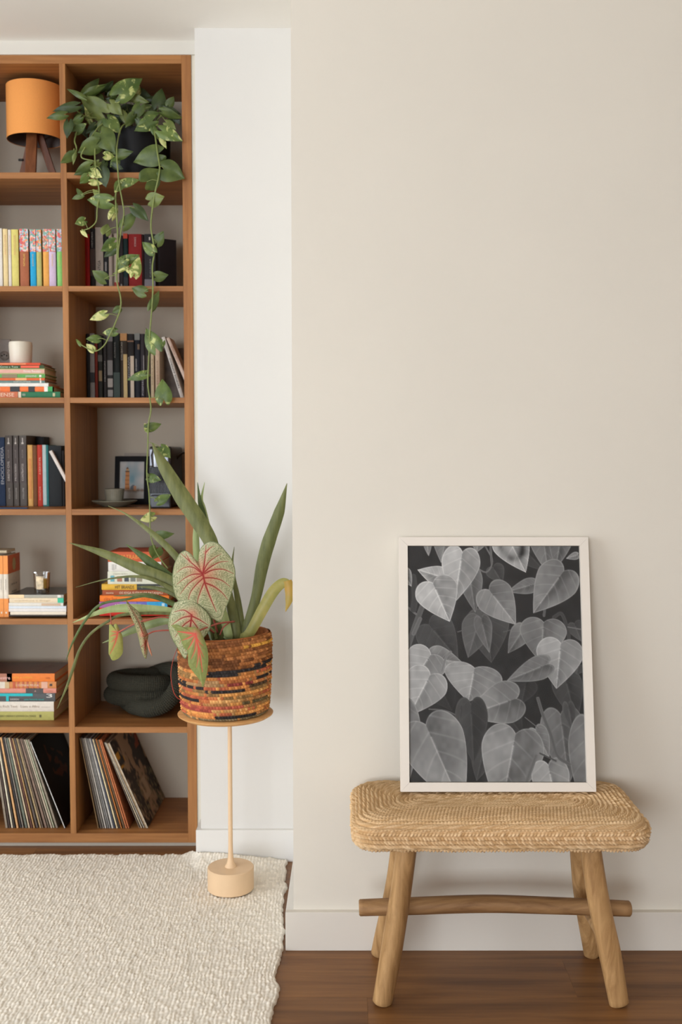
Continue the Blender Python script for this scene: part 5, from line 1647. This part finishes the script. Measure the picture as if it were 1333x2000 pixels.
vein5 = [([(940, 1040), (930, 1120), (930, 1200)], 1.2), ([(960, 960), (930, 985), (870, 985)], .8), ([(940, 1060), (900, 1100), (875, 1115)], .7), ([(905, 960), (850, 800), (740, 620)], .5)]
net_leaf(out5, hub5, zv(z5, vein5), B - 0.10, net_mat('caladium_underside', (196, 180, 140), (116, 124, 76), 270, (86, 92, 52)), cup=0.3, tilt=(0.4, 0.0), vw=1.1, glow=6, seed=61, rings=26, na=120)
out6 = z5([(962, 1030), (975, 1080), (1000, 1150), (1015, 1222), (1000, 1205), (975, 1150), (958, 1090)])
net_leaf(out6, z5([(980, 1120)])[0], [], B - 0.098, MATS['caladium_underside'], cup=0.2, tilt=(0.3, 0), seed=71, rings=8, na=40)
redm = mat((176, 92, 76), 0.5, 0.15, 60)
for pl, r in (([(392, 1225, B - .03), (328, 1206, B - .07), (294, 1209, B - .09), (262, 1219, B - .095), (231, 1235, B - .09)], 0.0021),
              ([(392, 1232, B - .03), (330, 1231, B - .08), (303, 1233, B - .09), (290, 1238, B - .10)], 0.0022),
              ([(458, 1214, B - .03), (430, 1217, B - .09), (408, 1224, B - .13), (391, 1231, B - .188), (381, 1238, B - .201)], 0.0024),
              ([(430, 1240, B - .06), (436, 1226, B - .06), (447, 1217, B - .05), (455, 1213, B - .03)], 0.0018),
              ([(425, 1235, B - .03), (410, 1180, B - .06), (401, 1140, B - .08), (396, 1119, B - .168)], 0.0028),
              ([(418, 1236, B - .05), (395, 1215, B - .10), (375, 1201, B - .150)], 0.0026),
              ([(215, 1236, B - .09), (217, 1216, B - .09), (216, 1198, B - .09)], 0.0016)):
    tube('petiole', [P(*q) for q in pl], [r * 1.1, r], redm, cal, n=20, seg=7)
tube('dry_stem', [P(*q) for q in ((348, 1262, B - .11), (338, 1290, B - .12), (334, 1320, B - .12), (339, 1350, B - .12), (347, 1363, B - .115), (354, 1366, B - .108))], [0.0009, 0.0011, 0.0016], mat((160, 62, 46), 0.6), cal, n=24, seg=6)

# ------------------------------------------------------------------ stool
SY0, SY1 = 2.33, 2.664
szt = 0.4545
SXC = (Xp(689, 1620, SY0 + .02) + Xp(1275, 1620, SY0 + .02)) / 2
SA = (Xp(1275, 1620, SY0 + .02) - Xp(689, 1620, SY0 + .02)) / 2
SB = (SY1 - SY0) / 2
SYC = (SY0 + SY1) / 2
szb = Zp(1657, SY0 + 0.02)
stool = empty('stool', (SXC, SYC, 0), 'low wooden stool with a woven straw seat under the leaf print', 'stool')
prof = [(0.045, szb), (0.014, szb - 0.001), (0.004, szb + 0.008), (0.0, szb + 0.03), (0.001, szb + 0.045)]
zt0 = szt - 0.004
prof += [(0.004, zt0 - 0.012), (0.014, zt0 - 0.001), (0.030, zt0 + 0.004), (0.055, zt0 + 0.005), (0.1, zt0 + 0.0035), (SB - 0.0015, zt0 + 0.003)]
pr = catmull(prof, 400)
dl = np.concatenate([[0], np.cumsum(np.linalg.norm(np.diff(pr, axis=0), axis=1))])
PITCH = 0.0100
NROW = int(dl[-1] / PITCH)
NR = NROW * 8
ssv = np.linspace(0, dl[-1], NR)
ins = np.interp(ssv, dl, pr[:, 0])
zz = np.interp(ssv, dl, pr[:, 1])
tx = np.gradient(ins)
tz = np.gradient(zz)
tl = np.hypot(tx, tz)
nin, nz_ = -tz / tl, -(-tx) / tl          # outward normal in (inset, z)
ker = np.ones(15) / 15.0
nin = np.convolve(np.pad(nin, 7, mode='edge'), ker, 'valid')
nz_ = np.convolve(np.pad(nz_, 7, mode='edge'), ker, 'valid')
nl_ = np.hypot(nin, nz_)
nin, nz_ = nin / nl_, nz_ / nl_
NP = 1300
V = np.zeros((NR, NP, 3))
NN = np.zeros((NR, NP, 3))
PER = np.zeros(NR)
PT = np.zeros((NR, NP))
for i in range(NR):
    a, b = SA - ins[i], SB - ins[i]
    rc = max(1e-4, min(0.055, b))
    hx, hy = a - rc, max(0.0, b - rc)
    lens = [2 * hy, math.pi / 2 * rc, 2 * hx, math.pi / 2 * rc, 2 * hy, math.pi / 2 * rc, 2 * hx, math.pi / 2 * rc]
    tot = sum(lens)
    cum = np.concatenate([[0], np.cumsum(lens)])
    t = np.linspace(0, tot, NP, endpoint=False)
    PER[i] = tot
    PT[i] = t
    k = np.clip(np.searchsorted(cum, t, side='right') - 1, 0, 7)
    f = (t - cum[k]) / np.maximum(np.array(lens)[k], 1e-9)
    cxs = np.array([0, hx, 0, -hx, 0, -hx, 0, hx])
    cys = np.array([0, hy, 0, hy, 0, -hy, 0, -hy])
    st0 = np.array([0, 0, 90, 90, 180, 180, 270, 270])
    an = np.radians(st0[k] + np.where(k % 2 == 1, f * 90, 0))
    x = np.where(k % 2 == 1, cxs[k] + rc * np.cos(an), 0)
    y = np.where(k % 2 == 1, cys[k] + rc * np.sin(an), 0)
    x = np.where(k == 0, a, x); y = np.where(k == 0, -hy + 2 * hy * f, y)
    x = np.where(k == 2, hx - 2 * hx * f, x); y = np.where(k == 2, b, y)
    x = np.where(k == 4, -a, x); y = np.where(k == 4, hy - 2 * hy * f, y)
    x = np.where(k == 6, -hx + 2 * hx * f, x); y = np.where(k == 6, -b, y)
    V[i, :, 0], V[i, :, 1], V[i, :, 2] = SXC + x, SYC + y, zz[i]
    nx, ny = np.cos(an), np.sin(an)
    NN[i, :, 0], NN[i, :, 1], NN[i, :, 2] = nx * -nin[i], ny * -nin[i], nz_[i]
sgn = 1 if NN[NR // 3, NP * 3 // 4, 1] < 0 else -1
NN *= sgn
if NN[-30, 0, 2] < 0:
    NN[:, :, 2] *= -1
ph = np.linspace(0, NROW, NR)
phw = ph[:, None] + 0.06 * (vnoise(NR, NP, 40, 77) - 0.5) * 2
rw = np.floor(phw).astype(int)
sp = PT / 0.0082 + 0.5 * (rw % 2) + 0.0 * (phw - rw)
si = np.floor(sp).astype(int)
rj = RNG.random((NROW + 4, 400))
jj = rj[np.clip(rw, 0, NROW + 3), si % 400]
up_k = np.convolve(np.pad(np.clip((zz - (zt0 - 0.014)) / 0.012, 0, 1), 8, mode='edge'), np.ones(17) / 17.0, 'valid')
amp = (0.0086 * (1 - up_k) + 0.0060 * up_k)[:, None] * np.where(ssv < 0.034, 0.35, 1.0)[:, None]
cord = np.clip(1 - (2 * (phw - rw) - 1) ** 2, 0, 1) ** 0.75
bump = cord * (0.42 + 0.58 * np.abs(np.sin(math.pi * sp)) ** 0.7) * (0.7 + 0.5 * jj)
V += NN * (amp * (bump - 0.35))[:, :, None]
c0, c1 = np.array(lin((200, 160, 112))), np.array(lin((230, 196, 152)))
SCl = c0 + (c1 - c0) * jj[:, :, None]
SCl *= (0.94 + 0.12 * vnoise(NR, NP, 14, 90))[:, :, None]
gridmesh('woven_seat', V, colmat('straw', 0.85, 0.1), stool, SCl, wrap_j=True)
box('seat_board', SXC - SA + 0.04, SXC + SA - 0.04, SYC - SB + 0.035, SYC + SB - 0.035, szb + 0.001, szb + 0.02, mat((150, 108, 66), 0.7), stool)

teak = wood('teak_branch', (152, 112, 68), (202, 160, 108), (30, 30, 5), 0.55, 0.05, 0.3, 0.25, knots=True)
teak_h = wood('teak_branch_rail', (130, 94, 60), (176, 136, 92), (5, 30, 30), 0.55, 0.03, 0.3, 0.25, knots=True)


def limb(name, pts, rads, m, parent, seed, seg=24, n=40):
    path = catmull(pts, n)
    r = np.interp(np.linspace(0, 1, n), np.linspace(0, 1, len(rads)), rads)
    V, N = tube_arrays(path, r, seg)
    rg = np.random.default_rng(seed)
    a = np.linspace(0, 2 * math.pi, seg, endpoint=False)
    k = 0.05 * np.sin(2 * a + rg.random() * 6)[None, :] + 0.03 * np.sin(3 * a + rg.random() * 6)[None, :] + 0.05 * np.sin(np.linspace(0, 7, n) + rg.random() * 6)[:, None] * np.cos(a + rg.random() * 6)[None, :]
    V = V + N * (k * r[:, None])[:, :, None]
    e0 = path[:1, None, :] + (V[:1] - path[:1, None, :]) * 0.86 - (path[1] - path[0]) / np.linalg.norm(path[1] - path[0]) * 0.003
    e1 = path[-1:, None, :] + (V[-1:] - path[-1:, None, :]) * 0.86 + (path[-1] - path[-2]) / np.linalg.norm(path[-1] - path[-2]) * 0.003
    V = np.concatenate([np.repeat(e0.mean(1, keepdims=True), seg, 1), e0, V, e1, np.repeat(e1.mean(1, keepdims=True), seg, 1)], 0)
    return gridmesh(name, V, m, parent, wrap_j=True)


def foot(px, py):
    y = Yat(py, 0.004)
    v = P(px, py, y)
    v.z = 0.0045
    return v


fl_, fr_ = foot(747, 1956), foot(1210, 1959)
bl_, br_ = foot(741, 1862), foot(1157, 1863)
tl_, tr_ = P(797, 1650, 2.41), P(1151, 1650, 2.41)
tbl, tbr = P(789, 1650, 2.555), P(1126, 1650, 2.555)
zlg = szb + 0.004
for v in (tl_, tr_, tbl, tbr):
    v.z = zlg
limb('leg', [tl_, (tl_ * .62 + fl_ * .38) + Vector((0.004, 0, 0)), (tl_ * .3 + fl_ * .7) + Vector((0.003, 0, 0)), fl_], [0.0245, 0.0255, 0.0265, 0.024], teak, stool, 3)
limb('leg', [tr_, (tr_ * .62 + fr_ * .38) + Vector((-0.004, 0, 0)), (tr_ * .3 + fr_ * .7) + Vector((-0.002, 0, 0)), fr_], [0.023, 0.0245, 0.025, 0.022], teak, stool, 5)
limb('leg', [tbl, (tbl + bl_) / 2 + Vector((0.006, 0, 0)), bl_], [0.022, 0.022, 0.020], teak, stool, 7)
limb('leg', [tbr, (tbr + br_) / 2 + Vector((-0.004, 0, 0)), br_], [0.0235, 0.0235, 0.021], teak, stool, 9)
YR = 2.49
limb('stretcher', [P(704, 1773, YR), P(800, 1770, YR), P(950, 1765, YR), P(1090, 1769, YR), P(1230, 1775, YR)], [0.0195, 0.0205, 0.021, 0.020, 0.0185], teak_h, stool, 11, n=60)
for fa, ba in ((fl_ * .45 + tl_ * .55, bl_ * .45 + tbl * .55), (fr_ * .45 + tr_ * .55, br_ * .45 + tbr * .55)):
    fa, ba = Vector(fa), Vector(ba)
    fa.z = ba.z = Zp(1792, YR) - 0.012
    limb('cross_rung', [fa, (fa + ba) / 2, ba], [0.011, 0.011, 0.011], teak, stool, 13, seg=12, n=10)

# ------------------------------------------------------------------ framed leaf print
FB = 2.53
FT = RW - 0.028
pbl, pbr, ptl, ptr = P(782, 1547, FB), P(1165, 1547, FB), P(781, 1049, FT), P(1150, 1049, FT)
fx0 = (pbl.x + ptl.x) / 2
fx1 = (pbr.x + ptr.x) / 2
zb_ = szt + 0.0092
o_ = Vector((fx0, FB, zb_))
up_ = Vector((0, FT - FB, ptl.z - zb_))
FH = up_.length
up_.normalize()
FW = fx1 - fx0
nb = Vector((0, up_.z, -up_.y))           # away from the room
pic = empty('framed_print', ((fx0 + fx1) / 2, FB, zb_), 'large white framed black and white print of heart-shaped leaves leaning on the wall', 'picture')


def fr(u, v, d):
    return o_ + Vector((1, 0, 0)) * u + up_ * v + nb * d


frm = mat((236, 226, 212), 0.45, 0.01, 20)
BW = 0.0218


def bar(name, quad, d0, d1, m):
    V = [fr(u, v, d0) for u, v in quad] + [fr(u, v, d1) for u, v in quad]
    return mesh(name, V, ((0, 1, 2, 3), (4, 5, 6, 7), (0, 1, 5, 4), (1, 2, 6, 5), (2, 3, 7, 6), (3, 0, 4, 7)), m, pic)


e = 0.0002
bar('frame_bar', [(0, 0), (FW, 0), (FW - BW, BW - e), (BW, BW - e)], 0, 0.024, frm)
bar('frame_bar', [(0, FH), (FW, FH), (FW - BW, FH - BW + e), (BW, FH - BW + e)], 0, 0.024, frm)
bar('frame_bar', [(0, e), (BW - e, BW), (BW - e, FH - BW), (0, FH - e)], 0, 0.024, frm)
bar('frame_bar', [(FW, e), (FW - BW + e, BW), (FW - BW + e, FH - BW), (FW, FH - e)], 0, 0.024, frm)
bar('backing', [(0.004, 0.004), (FW - 0.004, 0.004), (FW - 0.004, FH - 0.004), (0.004, FH - 0.004)], 0.0182, 0.022, mat((120, 100, 80), 0.8))

# the print: grey values of the photographed leaves, painted back to front
NX, NY = 330, 440
PU, PV = np.meshgrid(np.linspace(0, 1, NX), np.linspace(0, 1, NY))     # v from the top
AX = PU * 1060.0
AY = PV * 1438.0
n1 = vnoise(NY, NX, 9, 41)
n2 = vnoise(NY, NX, 30, 42)
img = 0.03 + 0.06 * n1 * n2


def pleaf(hx, hy, tx, ty, w, br, sharp=1.0, bend=0.0, ring=False, lobes=0.26):
    global img
    hx, hy, tx, ty = hx - 116, hy - 107, tx - 116, ty - 107
    L = math.hypot(tx - hx, ty - hy)
    ux, uy = (tx - hx) / L, (ty - hy) / L
    s = ((AX - hx) * ux + (AY - hy) * uy) / L
    t = (-(AX - hx) * uy + (AY - hy) * ux)
    t = t + bend * L * s * (1 - s)
    W2 = w / 2
    a = np.abs(t)
    x = np.clip((s - 0.12) / 0.88, 0, 1)
    hw = W2 * (1 - x ** 1.75) * (1 - 0.2 * x)
    rad = np.sqrt(((a / W2 - 0.42) / 0.58) ** 2 + ((0.12 - s) / (0.12 + lobes)) ** 2)
    back = (1 - rad) * min(0.58 * W2, (0.12 + lobes) * L)
    ins = np.where(s < 0.12, back, hw - a)
    hw = np.where(s < 0.12, W2, hw)
    m = np.clip(ins / (2.2 / sharp) + 0.5, 0, 1) * ((s > -lobes - 0.02) & (s < 1))
    rel = np.clip(a / np.maximum(hw, 1), 0, 1)
    mid = np.exp(-(a / (3.0 + 3.5 * (1 - np.clip(s, 0, 1)))) ** 2) * (s > 0.06)
    vn = np.abs(((np.clip(s, -0.5, 1) * 4.2 - rel * 1.15 + 10) % 1) - 0.5)
    vein = np.exp(-((0.5 - vn) / 0.06) ** 2) * (1 - 0.5 * rel)
    seed = int(hx * 7 + hy * 3) % 997
    sh = 0.74 + 0.34 * vnoise(NY, NX, 7, seed) + 0.14 * (vnoise(NY, NX, 40, seed + 1) - 0.5) + 0.14 * np.sign(t) * (1 - rel) - 0.12 * (1 - rel) * (1 - mid)
    br = br * 1.12
    sh = 1 + (sh - 1) * 1.35
    val = br * sh + 0.20 * br * vein + 0.24 * br * mid
    val = val + 0.30 * br * np.exp(-((ins - 3.0) / 2.4) ** 2)
    if ring:
        rr = np.hypot((s - 0.2) * L * 0.8, t)
        val = val * (1 - 0.72 * np.exp(-((rr - 62) / 26) ** 2) * (0.5 + n2))
    img = img * (1 - m) + val * m


def pstem(pts, w, br):
    global img
    pl = [(x - 116, y - 107) for x, y in catmull(pts, 16)]
    d, s = seg_dist(AX, AY, pl)
    m = np.clip((w / 2 - d) / 2 + 0.5, 0, 1)
    img = img * (1 - m) + br * (0.7 + 0.5 * (d / w)) * m


for a in ((650, 250, 700, 340, 120, .16), (265, 620, 420, 810, 250, .15), (880, 170, 960, 260, 120, .12), (600, 560, 622, 830, 270, .16), (545, 590, 480, 800, 190, .20), (570, 580, 612, 770, 110, .26),
          (1075, 940, 1130, 1190, 190, .14), (830, 960, 800, 1080, 150, .10), (1150, 850, 1140, 900, 120, .16), (300, 960, 380, 1120, 200, .07), (560, 1380, 520, 1540, 130, .13), (740, 1180, 800, 1260, 120, .08), (1140, 600, 1175, 700, 110, .15)):
    pleaf(*a, sharp=0.5)
pstem([(118, 720), (160, 600), (205, 480)], 34, .26); pstem([(150, 650), (190, 560)], 26, .36); pstem([(118, 490), (165, 530)], 12, .4); pstem([(150, 300), (160, 420), (150, 500)], 40, .14)
pstem([(600, 110), (640, 200), (600, 270), (520, 225)], 9, .42); pstem([(630, 110), (636, 215)], 14, .36); pstem([(1010, 550), (1060, 530), (1095, 640), (1100, 690)], 22, .16); pstem([(1095, 610), (1180, 625)], 7, .4)
pstem([(960, 470), (950, 540)], 16, .3); pstem([(420, 640), (500, 615)], 6, .3); pstem([(700, 640), (850, 600)], 5, .28)
for a in ((365, 20, 322, 210, 190, .42), (240, 90, 247, 170, 50, .4), (560, 60, 545, 145, 110, .45), (955, 20, 985, 285, 190, .36), (1070, 40, 1030, 250, 150, .40), (1160, 165, 1095, 185, 50, .45)):
    pleaf(*a)
pleaf(745, 60, 845, 272, 240, .72, ring=True)
for a in ((90, 270, 140, 360, 90, .62), (320, 300, 176, 255, 130, .72), (878, 350, 728, 392, 100, .34), (500, 290, 530, 522, 150, .30), (450, 180, 404, 458, 240, .66), (283, 365, 372, 578, 270, .76), (635, 405, 778, 596, 240, .46),
          (1058, 292, 884, 525, 270, .48), (815, 635, 724, 772, 130, .34), (945, 610, 925, 830, 290, .42), (1045, 742, 1014, 988, 290, .52), (935, 850, 712, 940, 150, .36)):
    pleaf(*a)
for a in ((275, 805, 445, 826, 170, .46), (240, 800, 130, 960, 260, .56), (515, 885, 478, 1066, 360, .50), (235, 930, 120, 1150, 270, .58), (735, 1058, 460, 1150, 260, .44)):
    pleaf(*a)
pstem([(375, 762), (345, 800), (320, 880)], 14, .5); pstem([(240, 1110), (340, 1120), (430, 1160)], 8, .3)
for a in ((495, 1120, 505, 1440, 200, .12), (430, 1110, 425, 1190, 30, .1), (1040, 1190, 1075, 1560, 270, .30), (1085, 1100, 1110, 1260, 80, .16), (890, 1250, 960, 1400, 130, .40), (60, 1150, 110, 1560, 240, .44)):
    pleaf(*a)
pleaf(238, 1248, 440, 1720, 390, .46, lobes=.2)
pleaf(752, 1300, 660, 1740, 380, .48, lobes=.2)
pleaf(1210, 1270, 1170, 1760, 260, .36)
pleaf(960, 1480, 1010, 1760, 230, .50)
pstem([(900, 1045), (930, 1150), (975, 1270), (1010, 1390), (1080, 1440)], 20, .30); pstem([(905, 1375), (1000, 1420)], 10, .2); pstem([(820, 1160), (900, 1225)], 5, .35); pstem([(820, 1545), (880, 1390)], 24, .36)
img = np.clip(img, 0, 1) ** 1.22 * 0.98 + 0.012
tone = np.array([1.0, 0.975, 0.925])
PC = img[:, :, None] * tone
u = BW + (FW - 2 * BW) * PU
v = FH - BW - (FH - 2 * BW) * PV
G = np.zeros((NY, NX, 3))
for i in range(3):
    G[:, :, i] = o_[i] + (1 if i == 0 else 0) * u + up_[i] * v + nb[i] * 0.0135
gridmesh('print', G, colmat('photo_paper', 0.55, 0.3), pic, PC, smooth=False)
pane_m = bpy.data.materials.new('pane_glass')
pane_m.use_nodes = True
nt = pane_m.node_tree
nt.nodes.clear()
out = nt.nodes.new('ShaderNodeOutputMaterial')
tr = nt.nodes.new('ShaderNodeBsdfTransparent')
gl = nt.nodes.new('ShaderNodeBsdfGlossy')
gl.inputs['Roughness'].default_value = 0.03
fn = nt.nodes.new('ShaderNodeFresnel')
fn.inputs['IOR'].default_value = 1.45
mx = nt.nodes.new('ShaderNodeMixShader')
nt.links.new(fn.outputs[0], mx.inputs[0])
nt.links.new(tr.outputs[0], mx.inputs[1])
nt.links.new(gl.outputs[0], mx.inputs[2])
nt.links.new(mx.outputs[0], out.inputs['Surface'])
mesh('glass_pane', [fr(a, b, 0.0105) for a, b in ((BW, BW), (FW - BW, BW), (FW - BW, FH - BW), (BW, FH - BW))], [(0, 1, 2, 3)], pane_m, pic)
